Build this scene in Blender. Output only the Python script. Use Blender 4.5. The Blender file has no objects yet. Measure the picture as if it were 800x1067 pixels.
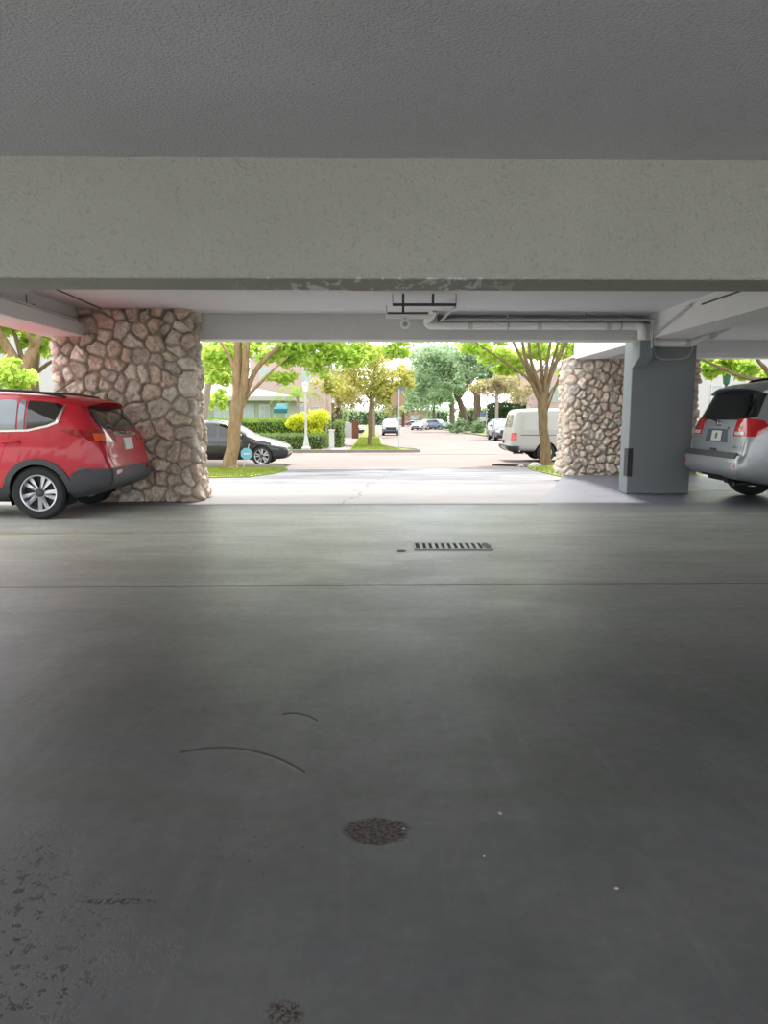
import bpy, bmesh, math, random
import numpy as np
from mathutils import Vector, Matrix, noise, kdtree
from mathutils.bvhtree import BVHTree
from mathutils.geometry import delaunay_2d_cdt

random.seed(7)
RNG = np.random.default_rng(11)
scene = bpy.context.scene
C = scene.collection
R = math.radians
PI = math.pi

# ------------------------------------------------------------------ camera
CAM = Vector((0.0, 0.0, 1.35))
FPX, CX, CY = 740.0, 400.0, 533.5
PITCH, YAW = R(7.81), R(0.9)
cam_d = bpy.data.cameras.new('camera')
cam = bpy.data.objects.new('camera', cam_d)
C.objects.link(cam)
cam.location = CAM
cam.rotation_euler = (PI / 2 - PITCH, 0, -YAW)
cam_d.sensor_fit = 'VERTICAL'
cam_d.sensor_height = 36.0
cam_d.sensor_width = 36.0
cam_d.lens = 36.0 * FPX / 1067.0
cam_d.clip_end = 1000
scene.camera = cam
CROT = cam.rotation_euler.to_matrix()


def at(px, py, Y):
    """point at distance Y down the garage seen at a pixel of the photo"""
    d = CROT @ Vector(((px - CX) / FPX, -(py - CY) / FPX, -1.0))
    return CAM + d * (Y / d.y)


def ground(y):
    """height of the ground: level garage, driveway falling to the street"""
    if y <= 12.0:
        return 0.0
    if y <= 24.0:
        return -0.45 * (y - 12.0) / 12.0
    return -0.45 - 0.007 * (y - 24.0)


# ------------------------------------------------------------------ materials
def lin(c):
    return tuple((x / 255 / 12.92) if x / 255 <= 0.04045 else ((x / 255 + 0.055) / 1.055) ** 2.4 for x in c)


class NT:
    """small wrapper for wiring shader nodes"""
    def __init__(self, name):
        self.m = bpy.data.materials.new(name)
        self.m.use_nodes = True
        self.t = self.m.node_tree
        self.b = self.t.nodes['Principled BSDF']
        self.out = self.t.nodes['Material Output']

    def n(self, typ, **kw):
        nd = self.t.nodes.new(typ)
        for k, v in kw.items():
            if k.startswith('i_'):
                nd.inputs[k[2:].replace('_', ' ')].default_value = v
            else:
                setattr(nd, k, v)
        return nd

    def l(self, a, b):
        self.t.links.new(a, b)

    def coords(self, kind='Object'):
        if not hasattr(self, '_tc'):
            self._tc = self.n('ShaderNodeTexCoord')
        return self._tc.outputs[kind]

    def noise(self, scale, detail=4, rough=0.55, vec=None, dist=0.0):
        nd = self.n('ShaderNodeTexNoise')
        nd.inputs['Scale'].default_value = scale
        nd.inputs['Detail'].default_value = detail
        nd.inputs['Roughness'].default_value = rough
        nd.inputs['Distortion'].default_value = dist
        self.l(vec if vec is not None else self.coords(), nd.inputs['Vector'])
        return nd.outputs['Fac']

    def mapping(self, scale=(1, 1, 1), loc=(0, 0, 0), rot=(0, 0, 0), vec=None):
        nd = self.n('ShaderNodeMapping')
        nd.inputs['Scale'].default_value = scale
        nd.inputs['Location'].default_value = loc
        nd.inputs['Rotation'].default_value = rot
        self.l(vec if vec is not None else self.coords(), nd.inputs['Vector'])
        return nd.outputs['Vector']

    def ramp(self, fac, stops):
        nd = self.n('ShaderNodeValToRGB')
        cr = nd.color_ramp
        while len(cr.elements) < len(stops):
            cr.elements.new(0.5)
        for e, (p, c) in zip(cr.elements, stops):
            e.position = p
            e.color = (c[0], c[1], c[2], 1) if not isinstance(c, (int, float)) else (c, c, c, 1)
        self.l(fac, nd.inputs['Fac'])
        return nd.outputs['Color']

    def math(self, op, a, b=None, c=None, clamp=False):
        nd = self.n('ShaderNodeMath', operation=op, use_clamp=clamp)
        for i, v in enumerate((a, b, c)):
            if v is None:
                continue
            if isinstance(v, (int, float)):
                nd.inputs[i].default_value = v
            else:
                self.l(v, nd.inputs[i])
        return nd.outputs[0]

    def mix(self, fac, a, b, typ='MIX'):
        nd = self.n('ShaderNodeMix', data_type='RGBA', blend_type=typ)
        for sock, v in ((nd.inputs[0], fac), (nd.inputs[6], a), (nd.inputs[7], b)):
            if isinstance(v, (int, float)):
                sock.default_value = v
            elif isinstance(v, tuple):
                sock.default_value = (v[0], v[1], v[2], 1)
            else:
                self.l(v, sock)
        return nd.outputs[2]

    def bump(self, h, strength=0.3, dist=0.01, normal=None):
        nd = self.n('ShaderNodeBump')
        nd.inputs['Strength'].default_value = strength
        nd.inputs['Distance'].default_value = dist
        self.l(h, nd.inputs['Height'])
        if normal is not None:
            self.l(normal, nd.inputs['Normal'])
        self.l(nd.outputs['Normal'], self.b.inputs['Normal'])
        return nd.outputs['Normal']

    def base(self, c):
        s = self.b.inputs['Base Color']
        if isinstance(c, tuple):
            s.default_value = (c[0], c[1], c[2], 1)
        else:
            self.l(c, s)

    def set(self, **kw):
        for k, v in kw.items():
            s = self.b.inputs[k.replace('_', ' ')]
            if isinstance(v, (int, float)):
                s.default_value = v
            else:
                self.l(v, s)
        return self


def simple(name, rgb, rough=0.5, metal=0.0, var=0.08, scale=12.0, coat=0.0, bump=0.0, spec=None):
    """plain colour with a little procedural variation; rgb is sRGB 0-255"""
    t = NT(name)
    c = lin(rgb)
    f = t.noise(scale, 3)
    lo = tuple(x * (1 - var) for x in c)
    hi = tuple(min(1, x * (1 + var)) for x in c)
    t.base(t.mix(f, lo, hi))
    t.set(Roughness=rough, Metallic=metal)
    if coat:
        t.set(Coat_Weight=coat, Coat_Roughness=0.04)
    if spec is not None:
        t.set(Specular_IOR_Level=spec)
    if bump:
        t.bump(t.noise(scale * 3, 4), bump, 0.01)
    return t.m


def leafmat(name, a, b, scale=1.2, trans=0.5):
    t = NT(name)
    f = t.ramp(t.noise(scale, 5, 0.7), [(0.3, lin(a)), (0.7, lin(b))])
    t.t.nodes.remove(t.b)
    d = t.n('ShaderNodeBsdfDiffuse')
    tr = t.n('ShaderNodeBsdfTranslucent')
    mx = t.n('ShaderNodeMixShader')
    mx.inputs[0].default_value = trans
    t.l(f, d.inputs['Color'])
    t.l(f, tr.inputs['Color'])
    t.l(d.outputs[0], mx.inputs[1])
    t.l(tr.outputs[0], mx.inputs[2])
    t.l(mx.outputs[0], t.out.inputs['Surface'])
    return t.m


def stuccomat(name, rgb, scale=55.0, strength=0.55, dist=0.012, scuffs=False):
    t = NT(name)
    c = lin(rgb)
    big = t.noise(0.9, 4, 0.6)
    fine = t.noise(scale, 3, 0.6)
    col = t.mix(big, tuple(x * 0.88 for x in c), tuple(x * 1.08 for x in c))
    pits = t.ramp(t.noise(scale * 0.8, 2, 0.5), [(0.28, 0.86), (0.42, 1.0)])
    col = t.mix(1.0, col, pits, 'MULTIPLY')
    if scuffs:
        # pale paint scrapes where tall cars have rubbed the underside
        w = t.mapping((6, 1.6, 1.6), rot=(0, 0, 0.6))
        s1 = t.ramp(t.noise(1.9, 4, 0.6, w, 0.6), [(0.535, 0.0), (0.59, 1.0)])
        sep = t.n('ShaderNodeSeparateXYZ')
        t.l(t.coords(), sep.inputs[0])
        gx = t.math('SUBTRACT', 1.0, t.math('ABSOLUTE', t.math('DIVIDE', t.math('SUBTRACT', sep.outputs[0], 0.1), 1.1)), clamp=True)
        gz = t.math('LESS_THAN', sep.outputs[2], 2.225)
        msk = t.math('MULTIPLY', t.math('MULTIPLY', s1, gz), t.math('MINIMUM', t.math('MULTIPLY', gx, 1.6), 0.8))
        col = t.mix(msk, col, lin((250, 249, 246)))
    t.base(col)
    t.set(Roughness=0.9, Specular_IOR_Level=0.2)
    h = t.math('ADD', t.math('MULTIPLY', t.ramp(fine, [(0.35, 0.0), (0.65, 1.0)]), 1.0), t.math('MULTIPLY', t.noise(scale * 2.6, 2), 0.5))
    t.bump(h, strength, dist)
    return t.m


def floormat():
    t = NT('painted garage concrete')
    co = t.coords()
    m1 = t.noise(0.55, 6, 0.62, None, 0.4)
    m2 = t.noise(2.3, 6, 0.65)
    swirl = t.noise(1.1, 5, 0.6, t.mapping((0.35, 1.6, 1)), 1.2)
    a, b, g = lin((94, 95, 98)), lin((118, 118, 119)), lin((92, 98, 84))
    col = t.mix(t.ramp(m1, [(0.32, 0.0), (0.68, 1.0)]), a, b)
    col = t.mix(t.ramp(swirl, [(0.48, 0.0), (0.72, 0.55)]), col, g)
    col = t.mix(t.ramp(m2, [(0.3, 0.35), (0.6, 0.0)]), col, lin((76, 76, 76)))
    streak = t.ramp(t.noise(1.0, 4, 0.6, t.mapping((2.4, 0.25, 1))), [(0.5, 0.0), (0.75, 0.28)])
    col = t.mix(streak, col, lin((134, 134, 136)))
    fine = t.ramp(t.noise(14.0, 7, 0.75), [(0.3, 0.84), (0.7, 1.14)])
    sep = t.n('ShaderNodeSeparateXYZ')
    t.l(co, sep.inputs[0])
    X, Y = sep.outputs[0], sep.outputs[1]
    wob = t.math('MULTIPLY', t.math('SUBTRACT', t.noise(3.0, 4), 0.5), 0.05)
    # construction joint
    j = t.math('ABSOLUTE', t.math('ADD', t.math('SUBTRACT', Y, t.math('MULTIPLY_ADD', X, 0.004, 5.52)), t.math('MULTIPLY', wob, 0.6)))
    joint = t.math('SUBTRACT', 1.0, t.math('DIVIDE', j, 0.026), clamp=True)
    col = t.mix(t.math('MULTIPLY', joint, 0.8), col, lin((52, 50, 48)))
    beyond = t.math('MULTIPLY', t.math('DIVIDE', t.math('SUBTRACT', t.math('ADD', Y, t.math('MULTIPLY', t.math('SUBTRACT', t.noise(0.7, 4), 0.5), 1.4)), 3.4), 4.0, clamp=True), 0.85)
    dust_shade = t.mix(t.ramp(t.noise(1.4, 6, 0.65, t.mapping((0.4, 1.5, 1)), 0.9), [(0.38, 0.0), (0.62, 1.0)]), lin((212, 213, 206)), lin((184, 188, 174)))
    dust_shade = t.mix(t.math('DIVIDE', t.math('SUBTRACT', Y, 9.6), 1.2, clamp=True), dust_shade, lin((104, 106, 117)))  # past the dust the colour goes blue-grey, painting in shade by the column
    col = t.mix(beyond, col, dust_shade)
    # fine crack running from the drain to the right
    j2 = t.math('ABSOLUTE', t.math('ADD', t.math('SUBTRACT', Y, t.math('MULTIPLY_ADD', X, -0.42, 9.9)), t.math('MULTIPLY', wob, 4.0)))
    crack = t.math('MULTIPLY', t.math('SUBTRACT', 1.0, t.math('DIVIDE', j2, 0.02), clamp=True), t.math('GREATER_THAN', X, 1.7))
    col = t.mix(t.math('MULTIPLY', joint, 0.7), col, lin((52, 50, 48)))
    col = t.mix(t.math('MULTIPLY', crack, 0.55), col, lin((70, 68, 66)))

    def spot(cx, cy, rx, ry, edge=0.35, nz=0.5, ns=9.0):
        dx = t.math('DIVIDE', t.math('SUBTRACT', X, cx), rx)
        dy = t.math('DIVIDE', t.math('SUBTRACT', Y, cy), ry)
        d = t.math('SQRT', t.math('ADD', t.math('MULTIPLY', dx, dx), t.math('MULTIPLY', dy, dy)))
        d = t.math('ADD', d, t.math('MULTIPLY', t.math('SUBTRACT', t.noise(ns, 4), 0.5), nz))
        return t.math('DIVIDE', t.math('SUBTRACT', 1.0, d), edge, clamp=True)

    grit = t.ramp(t.noise(75.0, 3, 0.7), [(0.42, 0.0), (0.56, 1.0)])
    grit2 = t.ramp(t.noise(28.0, 4, 0.75), [(0.52, 0.0), (0.60, 1.0)])
    rub = t.mix(t.noise(30.0, 2), lin((40, 33, 30)), lin((76, 55, 47)))
    p0, p1 = at(390, 866, 2.3), at(300, 1056, 1.6)

    def gp(px, py):
        d = CROT @ Vector(((px - CX) / FPX, -(py - CY) / FPX, -1.0))
        k = -CAM.z / d.z
        return CAM + d * k
    q = gp(392, 866)
    hole = spot(q.x, q.y, 0.115, 0.085, 0.18, 0.5, 14.0)
    q = gp(296, 1058)
    hole2 = t.math('MULTIPLY', spot(q.x, q.y, 0.05, 0.05, 0.4, 0.8, 20.0), grit)
    q = gp(-60, 1010)
    worn = t.math('MULTIPLY', t.math('MULTIPLY', spot(q.x, q.y, 0.52, 0.40, 0.6, 1.3, 5.0), grit2), 0.9)
    q = gp(0, 930)
    worn2 = t.math('MULTIPLY', t.math('MULTIPLY', spot(q.x, q.y, 0.22, 0.36, 0.6, 1.3, 6.0), grit2), 0.75)
    q = gp(120, 939)
    s1 = t.math('MULTIPLY', spot(q.x, q.y, 0.13, 0.016, 0.4, 1.0, 22.0), grit)
    q = gp(270, 880)
    peb = t.math('MULTIPLY', t.math('MULTIPLY', spot(q.x, q.y, 0.30, 0.22, 0.7, 1.2, 6.0), t.ramp(t.noise(48.0, 3, 0.7), [(0.62, 0.0), (0.67, 1.0)])), 0.75)
    # an all-over scatter of tiny dark chips
    scat = t.math('MULTIPLY', t.ramp(t.noise(31.0, 3, 0.7), [(0.70, 0.0), (0.74, 1.0)]), 0.5)
    dmg = t.math('MAXIMUM', t.math('MAXIMUM', t.math('MULTIPLY', hole, t.math('MULTIPLY_ADD', grit, 0.6, 0.4)), hole2),
                 t.math('MAXIMUM', t.math('MAXIMUM', worn, worn2), t.math('MAXIMUM', s1, peb)))
    col = t.mix(dmg, col, rub)
    col = t.mix(scat, col, lin((74, 72, 70)))

    # two curved surface cracks, as thin arcs y = y0 + k (x-x0)^2 (+ linear)
    def arc(a_, b_, c_, w, amp):
        A, B, Cc = gp(*a_), gp(*b_), gp(*c_)
        M = np.array([[p.x * p.x, p.x, 1] for p in (A, B, Cc)])
        k2, k1, k0 = np.linalg.solve(M, np.array([A.y, B.y, Cc.y]))
        yy = t.math('MULTIPLY_ADD', t.math('MULTIPLY_ADD', X, float(k2), float(k1)), X, float(k0))
        e = t.math('ABSOLUTE', t.math('ADD', t.math('SUBTRACT', Y, yy), t.math('MULTIPLY', wob, 0.35)))
        s = t.math('SUBTRACT', 1.0, t.math('DIVIDE', e, w), clamp=True)
        x0, x1 = min(A.x, Cc.x), max(A.x, Cc.x)
        s = t.math('MULTIPLY', s, t.math('MULTIPLY', t.math('GREATER_THAN', X, x0), t.math('LESS_THAN', X, x1)))
        return t.math('MULTIPLY', s, amp)
    cr = t.math('MAXIMUM', arc((186, 785), (265, 783), (318, 806), 0.018, 1.0), arc((294, 745), (315, 745), (331, 752), 0.022, 0.95))
    col = t.mix(cr, col, lin((38, 36, 34)))
    col = t.mix(1.0, col, fine, 'MULTIPLY')
    scr = t.ramp(t.noise(3.0, 4, 0.6, t.mapping((7.0, 0.4, 1), rot=(0, 0, 0.25))), [(0.56, 0.0), (0.72, 0.10)])
    col = t.mix(scr, col, lin((150, 150, 150)))
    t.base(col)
    rg = t.math('MULTIPLY_ADD', t.noise(1.3, 6, 0.7), 0.36, 0.26)
    t.set(Roughness=t.math('ADD', rg, t.math('MULTIPLY', dmg, 0.3)), Specular_IOR_Level=0.5)
    h = t.math('SUBTRACT', t.math('MULTIPLY', t.noise(26.0, 5, 0.6), 0.25), t.math('ADD', t.math('ADD', joint, t.math('MULTIPLY', cr, 0.6)), t.math('MULTIPLY', dmg, t.math('MULTIPLY_ADD', t.noise(60.0, 2), 1.5, 0.5))))
    t.bump(h, 0.35, 0.012)
    return t.m


def concretemat(name, a, b, scale=0.6, dark=None):
    t = NT(name)
    col = t.mix(t.ramp(t.noise(scale, 6, 0.65, None, 0.5), [(0.3, 0.0), (0.7, 1.0)]), lin(a), lin(b))
    st = t.ramp(t.noise(1.2, 5, 0.6, t.mapping((0.25, 1.7, 1)), 0.8), [(0.5, 0.0), (0.72, 0.6)])
    if dark is not None:
        col = t.mix(st, col, lin(dark))
    t.base(col)
    t.set(Roughness=0.85, Specular_IOR_Level=0.25)
    t.bump(t.noise(40.0, 4), 0.25, 0.01)
    return t.m


def drivemat():
    t = NT('pale driveway concrete')
    k = 0.46
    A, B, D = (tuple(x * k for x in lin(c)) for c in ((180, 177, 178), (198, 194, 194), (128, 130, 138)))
    col = t.mix(t.ramp(t.noise(0.5, 6, 0.65, None, 0.5), [(0.3, 0.0), (0.7, 1.0)]), A, B)
    sep = t.n('ShaderNodeSeparateXYZ')
    t.l(t.coords(), sep.inputs[0])
    X, Y = sep.outputs[0], sep.outputs[1]
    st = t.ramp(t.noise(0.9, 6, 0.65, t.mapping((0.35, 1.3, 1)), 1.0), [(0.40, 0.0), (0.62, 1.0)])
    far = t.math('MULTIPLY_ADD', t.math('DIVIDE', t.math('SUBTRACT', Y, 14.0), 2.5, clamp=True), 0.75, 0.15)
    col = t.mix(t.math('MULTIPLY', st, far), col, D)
    wob = t.math('MULTIPLY', t.math('SUBTRACT', t.noise(0.7, 4), 0.5), 1.0)
    j = t.math('ABSOLUTE', t.math('ADD', t.math('SUBTRACT', X, t.math('MULTIPLY_ADD', Y, 0.10, -1.6)), wob))
    c1 = t.math('MULTIPLY', t.math('SUBTRACT', 1.0, t.math('DIVIDE', j, 0.03), clamp=True), 0.5)
    col = t.mix(c1, col, tuple(x * 0.4 for x in D))
    t.base(col)
    t.set(Roughness=0.85, Specular_IOR_Level=0.25)
    t.bump(t.noise(40.0, 4), 0.25, 0.01)
    return t.m


def stonemat(name):
    t = NT(name)
    a = t.n('ShaderNodeAttribute', attribute_name='stone')
    f = t.noise(9.0, 8, 0.78)
    col = t.mix(1.0, a.outputs['Color'], t.ramp(f, [(0.32, (0.80, 0.78, 0.75)), (0.6, (1.14, 1.13, 1.11))]), 'MULTIPLY')
    pit = t.ramp(t.noise(24.0, 4, 0.7), [(0.34, 0.66), (0.46, 1.0)])
    col = t.mix(1.0, col, pit, 'MULTIPLY')
    t.base(col)
    t.set(Roughness=0.95, Specular_IOR_Level=0.1)
    t.bump(t.noise(22.0, 7, 0.75), 1.0, 0.04)
    return t.m


def barkmat(name, a, b):
    t = NT(name)
    f = t.noise(5.0, 5, 0.7, t.mapping((2.0, 2.0, 0.5)))
    t.base(t.ramp(f, [(0.3, lin(a)), (0.7, lin(b))]))
    t.set(Roughness=0.95, Specular_IOR_Level=0.1)
    t.bump(t.noise(14.0, 5, 0.7, t.mapping((2.5, 2.5, 0.5))), 0.6, 0.03)
    return t.m


def paint(name, rgb, coat=1.0, metal=0.0, rough=0.35):
    t = NT(name)
    c = lin(rgb)
    t.base(t.mix(t.noise(300.0, 2), tuple(x * 0.96 for x in c), tuple(min(1, x * 1.04) for x in c)))
    t.set(Roughness=rough, Metallic=metal, Coat_Weight=coat, Coat_Roughness=0.03)
    return t.m


def dim(c, k=0.72):
    """scale an sRGB colour in linear light"""
    return tuple(255 * (((x * k) ** (1 / 2.4)) * 1.055 - 0.055 if x * k > 0.0031308 else x * k * 12.92) for x in lin(c))


M = {}
M['floor'] = floormat()
M['ceiling'] = stuccomat('popcorn ceiling paint', (226, 226, 228), 60, 0.6, 0.012)
M['ceiling_far'] = stuccomat('white ceiling paint', (236, 234, 232), 48, 0.3, 0.008)
M['beam'] = stuccomat('grey stucco beam', (182, 182, 172), 40, 0.6, 0.014, scuffs=True)
M['beam_far'] = stuccomat('grey painted beam', (212, 212, 210), 40, 0.4, 0.008)
M['girder'] = stuccomat('pale painted girder', (226, 225, 223), 40, 0.35, 0.008)
M['column'] = simple('grey column paint', (124, 130, 132), 0.6, 0, 0.05, 2.0, bump=0.08)
M['stone'] = stonemat('coral stone rubble')
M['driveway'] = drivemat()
M['asphalt'] = concretemat('pinkish street asphalt', dim((146, 131, 126), 0.66), dim((160, 145, 138), 0.66), 0.2, dim((138, 130, 128), 0.66))
M['sidewalk'] = concretemat('sidewalk concrete', dim((142, 128, 130), 0.74), dim((152, 140, 140), 0.74), 0.7)
M['kerb'] = concretemat('kerb concrete', dim((138, 130, 120), 0.74), dim((154, 146, 138), 0.74), 1.2)
M['soil'] = concretemat('bare soil', dim((126, 104, 86), 0.74), dim((146, 122, 102), 0.74), 1.5)
M['turf'] = concretemat('short lawn', dim((112, 128, 52), 0.85), dim((142, 146, 80), 0.85), 1.5)
M['grass'] = leafmat('grass blades', dim((112, 138, 50), 0.9), dim((154, 158, 84), 0.9), 2.0, 0.35)
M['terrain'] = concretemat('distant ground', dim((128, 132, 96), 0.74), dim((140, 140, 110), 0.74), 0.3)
M['black_plastic'] = simple('black plastic', (34, 35, 38), 0.55, 0, 0.1, 40)
M['grey_plastic'] = simple('dark grey plastic', (62, 64, 68), 0.5, 0, 0.08, 40)
M['rubber'] = simple('tyre rubber', (36, 36, 38), 0.75, 0, 0.12, 30, bump=0.1)
M['alloy'] = simple('silver alloy', (196, 198, 202), 0.3, 0.75, 0.04, 20)
M['dark_metal'] = simple('dark metal', (40, 40, 42), 0.5, 0.4, 0.1, 20)
M['chrome'] = simple('chrome', (225, 226, 228), 0.12, 1.0, 0.02, 20)
M['glass'] = simple('tinted car glass', (12, 14, 16), 0.04, 0, 0.05, 5, coat=0.6)
M['clear_glass'] = simple('pale car glass', (120, 132, 138), 0.04, 0, 0.05, 5, coat=1.0)
M['red'] = paint('red car paint', (186, 2, 34), 0.45, 0.0, 0.4)
M['silver'] = paint('silver car paint', (160, 163, 166), 0.7, 0.45, 0.35)
M['black'] = paint('black car paint', (22, 24, 30), 1.0)
M['white'] = paint('white van paint', dim((186, 186, 182), 0.74), 0.3)
M['car_grey'] = paint('grey car paint', (84, 92, 102), 0.5, 0.1)
M['car_white'] = paint('white car paint', dim((200, 202, 204), 0.74), 0.8)
M['car_blue'] = paint('blue grey car paint', (98, 114, 130), 0.5, 0.1)
M['lamp_red'] = simple('red tail lamp plastic', (150, 6, 16), 0.12, 0, 0.1, 20, coat=1.0)
M['lamp_bright_red'] = simple('bright red tail lamp plastic', (196, 16, 24), 0.12, 0, 0.1, 20, coat=1.0)
M['lamp_orange'] = simple('amber lamp plastic', (236, 92, 36), 0.12, 0, 0.1, 20, coat=1.0)
M['lamp_clear'] = simple('clear lamp plastic', (214, 214, 214), 0.1, 0, 0.1, 20, coat=1.0)
M['plate'] = simple('licence plate', (206, 212, 204), 0.4, 0, 0.08, 30)
M['plate_mark'] = simple('licence plate green', (88, 110, 88), 0.5, 0, 0.1, 30)
M['pipe'] = simple('painted pipe', (200, 199, 197), 0.45, 0, 0.06, 9)
M['pipe_white'] = simple('white painted pipe', (236, 235, 232), 0.45, 0, 0.05, 9)
M['yard'] = concretemat('pale yard concrete', (176, 174, 172), (196, 194, 190), 0.5)  # made pale so the unseen rear ground throws light up to the ceiling
M['conduit'] = simple('painted conduit', (176, 178, 178), 0.45, 0.1, 0.06, 9)
M['iron'] = simple('grey iron', (82, 82, 82), 0.6, 0.3, 0.15, 15)
M['dark'] = simple('deep black', (14, 14, 14), 0.8, 0, 0.1, 20)
M['yellow_line'] = concretemat('worn yellow line', (190, 176, 132), (168, 164, 146), 3.0, (150, 148, 142))
M['bark'] = barkmat('tan bark', dim((122, 100, 74), 0.9), dim((166, 142, 110), 0.9))
M['bark_brown'] = barkmat('brown bark', dim((98, 82, 62), 0.9), dim((136, 116, 90), 0.9))
M['bark_dark'] = barkmat('dark oak bark', dim((84, 72, 64), 0.9), dim((120, 106, 96), 0.9))
M['bark_pale'] = barkmat('pale bark', dim((146, 132, 122), 0.9), dim((168, 156, 146), 0.9))
M['leaf_lime'] = leafmat('lime leaves', (158, 196, 78), (210, 224, 122), 0.8, 0.6)
M['leaf_yellow'] = leafmat('yellow green leaves', (152, 170, 92), (208, 194, 116), 0.5)
M['leaf_oak'] = leafmat('oak leaves', (128, 158, 118), (176, 196, 158), 0.25, 0.4)
M['leaf_pink'] = leafmat('pinkish leaves', (186, 162, 148), (176, 184, 116), 0.35)
M['leaf_hedge'] = leafmat('hedge leaves', (92, 116, 64), (140, 160, 98), 1.0, 0.3)
M['leaf_hedge_bright'] = leafmat('bright hedge leaves', (104, 140, 52), (158, 182, 84), 1.0, 0.3)
M['leaf_croton'] = leafmat('yellow shrub leaves', (196, 206, 44), (230, 230, 92), 1.5, 0.4)
M['leaf_dark'] = leafmat('dark leaves', (44, 62, 44), (78, 98, 66), 1.0, 0.3)
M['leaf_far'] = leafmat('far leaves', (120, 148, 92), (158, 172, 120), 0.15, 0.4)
M['hedge_core'] = simple('hedge twigs', (52, 66, 34), 0.9, 0, 0.2, 5)
M['wall_green'] = simple('pale green stucco', dim((170, 180, 158), 0.74), 0.9, 0, 0.03, 3)
M['wall_pink'] = simple('pale pink stucco', dim((190, 166, 160), 0.85), 0.9, 0, 0.03, 3)
M['wall_white'] = simple('white stucco', dim((196, 196, 194), 0.74), 0.9, 0, 0.03, 3)
M['roof_white'] = simple('white roof tiles', dim((190, 188, 182), 0.74), 0.8, 0, 0.05, 6)
M['roof_tile'] = simple('clay roof', dim((160, 124, 106), 0.74), 0.85, 0, 0.1, 6)
M['window_pane'] = simple('window pane', (150, 164, 164), 0.08, 0, 0.1, 3)
M['trim_white'] = simple('white trim', dim((204, 204, 202), 0.74), 0.6, 0, 0.03, 6)
M['teal'] = simple('teal awning cloth', dim((40, 118, 126), 0.74), 0.8, 0, 0.08, 8)
M['sign_back'] = simple('weathered sign back', dim((168, 138, 112), 0.74), 0.6, 0, 0.08, 8)
M['sign_blue'] = simple('pale blue sign', dim((108, 176, 198), 0.74), 0.5, 0, 0.04, 12)
M['lantern_green'] = simple('green lantern metal', (34, 82, 58), 0.5, 0.2, 0.1, 10)
M['lantern_glass'] = simple('frosted lantern glass', (222, 222, 214), 0.3, 0, 0.04, 10)
M['brick_red'] = simple('red brown fence', dim((150, 96, 78), 0.74), 0.9, 0, 0.1, 4)
M['rock'] = simple('white rock', dim((180, 174, 166), 0.74), 0.9, 0, 0.12, 12, bump=0.4)
M['paper'] = simple('white paper scrap', (158, 156, 150), 0.8, 0, 0.06, 30)
M['orange_scrape'] = simple('orange primer', (214, 150, 116), 0.8, 0, 0.15, 30)


# ------------------------------------------------------------------ mesh helpers
class MB:
    def __init__(self):
        self.v, self.f = [], []

    def add(self, vs, fs):
        o = len(self.v)
        self.v += [tuple(p) for p in vs]
        self.f += [tuple(i + o for i in f) for f in fs]
        return self

    def box(self, x0, x1, y0, y1, z0, z1, mtx=None):
        vs = [Vector((x, y, z)) for z in (z0, z1) for y in (y0, y1) for x in (x0, x1)]
        if mtx is not None:
            vs = [mtx @ p for p in vs]
        return self.add(vs, [(0, 2, 3, 1), (4, 5, 7, 6), (0, 1, 5, 4), (2, 6, 7, 3), (0, 4, 6, 2), (1, 3, 7, 5)])

    def tube(self, pts, rad, n=10, caps=True, square=False):
        pts = [Vector(p) for p in pts]
        if isinstance(rad, (int, float)):
            rad = [rad] * len(pts)
        prev = None
        rings = []
        for i, p in enumerate(pts):
            a = pts[max(0, i - 1)]
            b = pts[min(len(pts) - 1, i + 1)]
            t = (b - a).normalized()
            if prev is None:
                u = t.orthogonal().normalized()
            else:
                u = (prev - t * prev.dot(t))
                u = u.normalized() if u.length > 1e-6 else t.orthogonal().normalized()
            prev = u
            w = t.cross(u)
            rings.append([p + (u * math.cos(2 * PI * k / n) + w * math.sin(2 * PI * k / n)) * rad[i] for k in range(n)])
        vs = [q for r in rings for q in r]
        fs = []
        for i in range(len(rings) - 1):
            for k in range(n):
                k2 = (k + 1) % n
                fs.append((i * n + k, i * n + k2, (i + 1) * n + k2, (i + 1) * n + k))
        if caps:
            fs.append(tuple(range(n))[::-1])
            fs.append(tuple((len(rings) - 1) * n + k for k in range(n)))
        return self.add(vs, fs)

    def lathe(self, prof, n=32, mtx=None, close=False):
        """revolve (r, h) about the local z axis"""
        vs, fs = [], []
        for r, h in prof:
            for k in range(n):
                a = 2 * PI * k / n
                p = Vector((r * math.cos(a), r * math.sin(a), h))
                vs.append(mtx @ p if mtx is not None else p)
        m = len(prof)
        for i in range(m if close else m - 1):
            j = (i + 1) % m
            for k in range(n):
                k2 = (k + 1) % n
                fs.append((i * n + k, i * n + k2, j * n + k2, j * n + k))
        if not close:
            if prof[0][0] > 1e-4:
                fs.append(tuple(range(n))[::-1])
            if prof[-1][0] > 1e-4:
                fs.append(tuple((m - 1) * n + k for k in range(n)))
        return self.add(vs, fs)

    def prism(self, poly, z0, z1, mtx=None):
        n = len(poly)
        vs = [Vector((x, y, z)) for z in (z0, z1) for x, y in poly]
        if mtx is not None:
            vs = [mtx @ p for p in vs]
        fs = [tuple(range(n))[::-1], tuple(range(n, 2 * n))]
        for i in range(n):
            j = (i + 1) % n
            fs.append((i, j, n + j, n + i))
        return self.add(vs, fs)

    def build(self, name, mat, parent=None, smooth=None, bevel=0.0, seg=2):
        me = bpy.data.meshes.new(name)
        me.from_pydata(self.v, [], self.f)
        me.validate()
        bm = bmesh.new()
        bm.from_mesh(me)
        bmesh.ops.recalc_face_normals(bm, faces=bm.faces)
        bm.to_mesh(me)
        bm.free()
        return link(name, me, mat, parent, smooth, bevel, seg)


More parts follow.
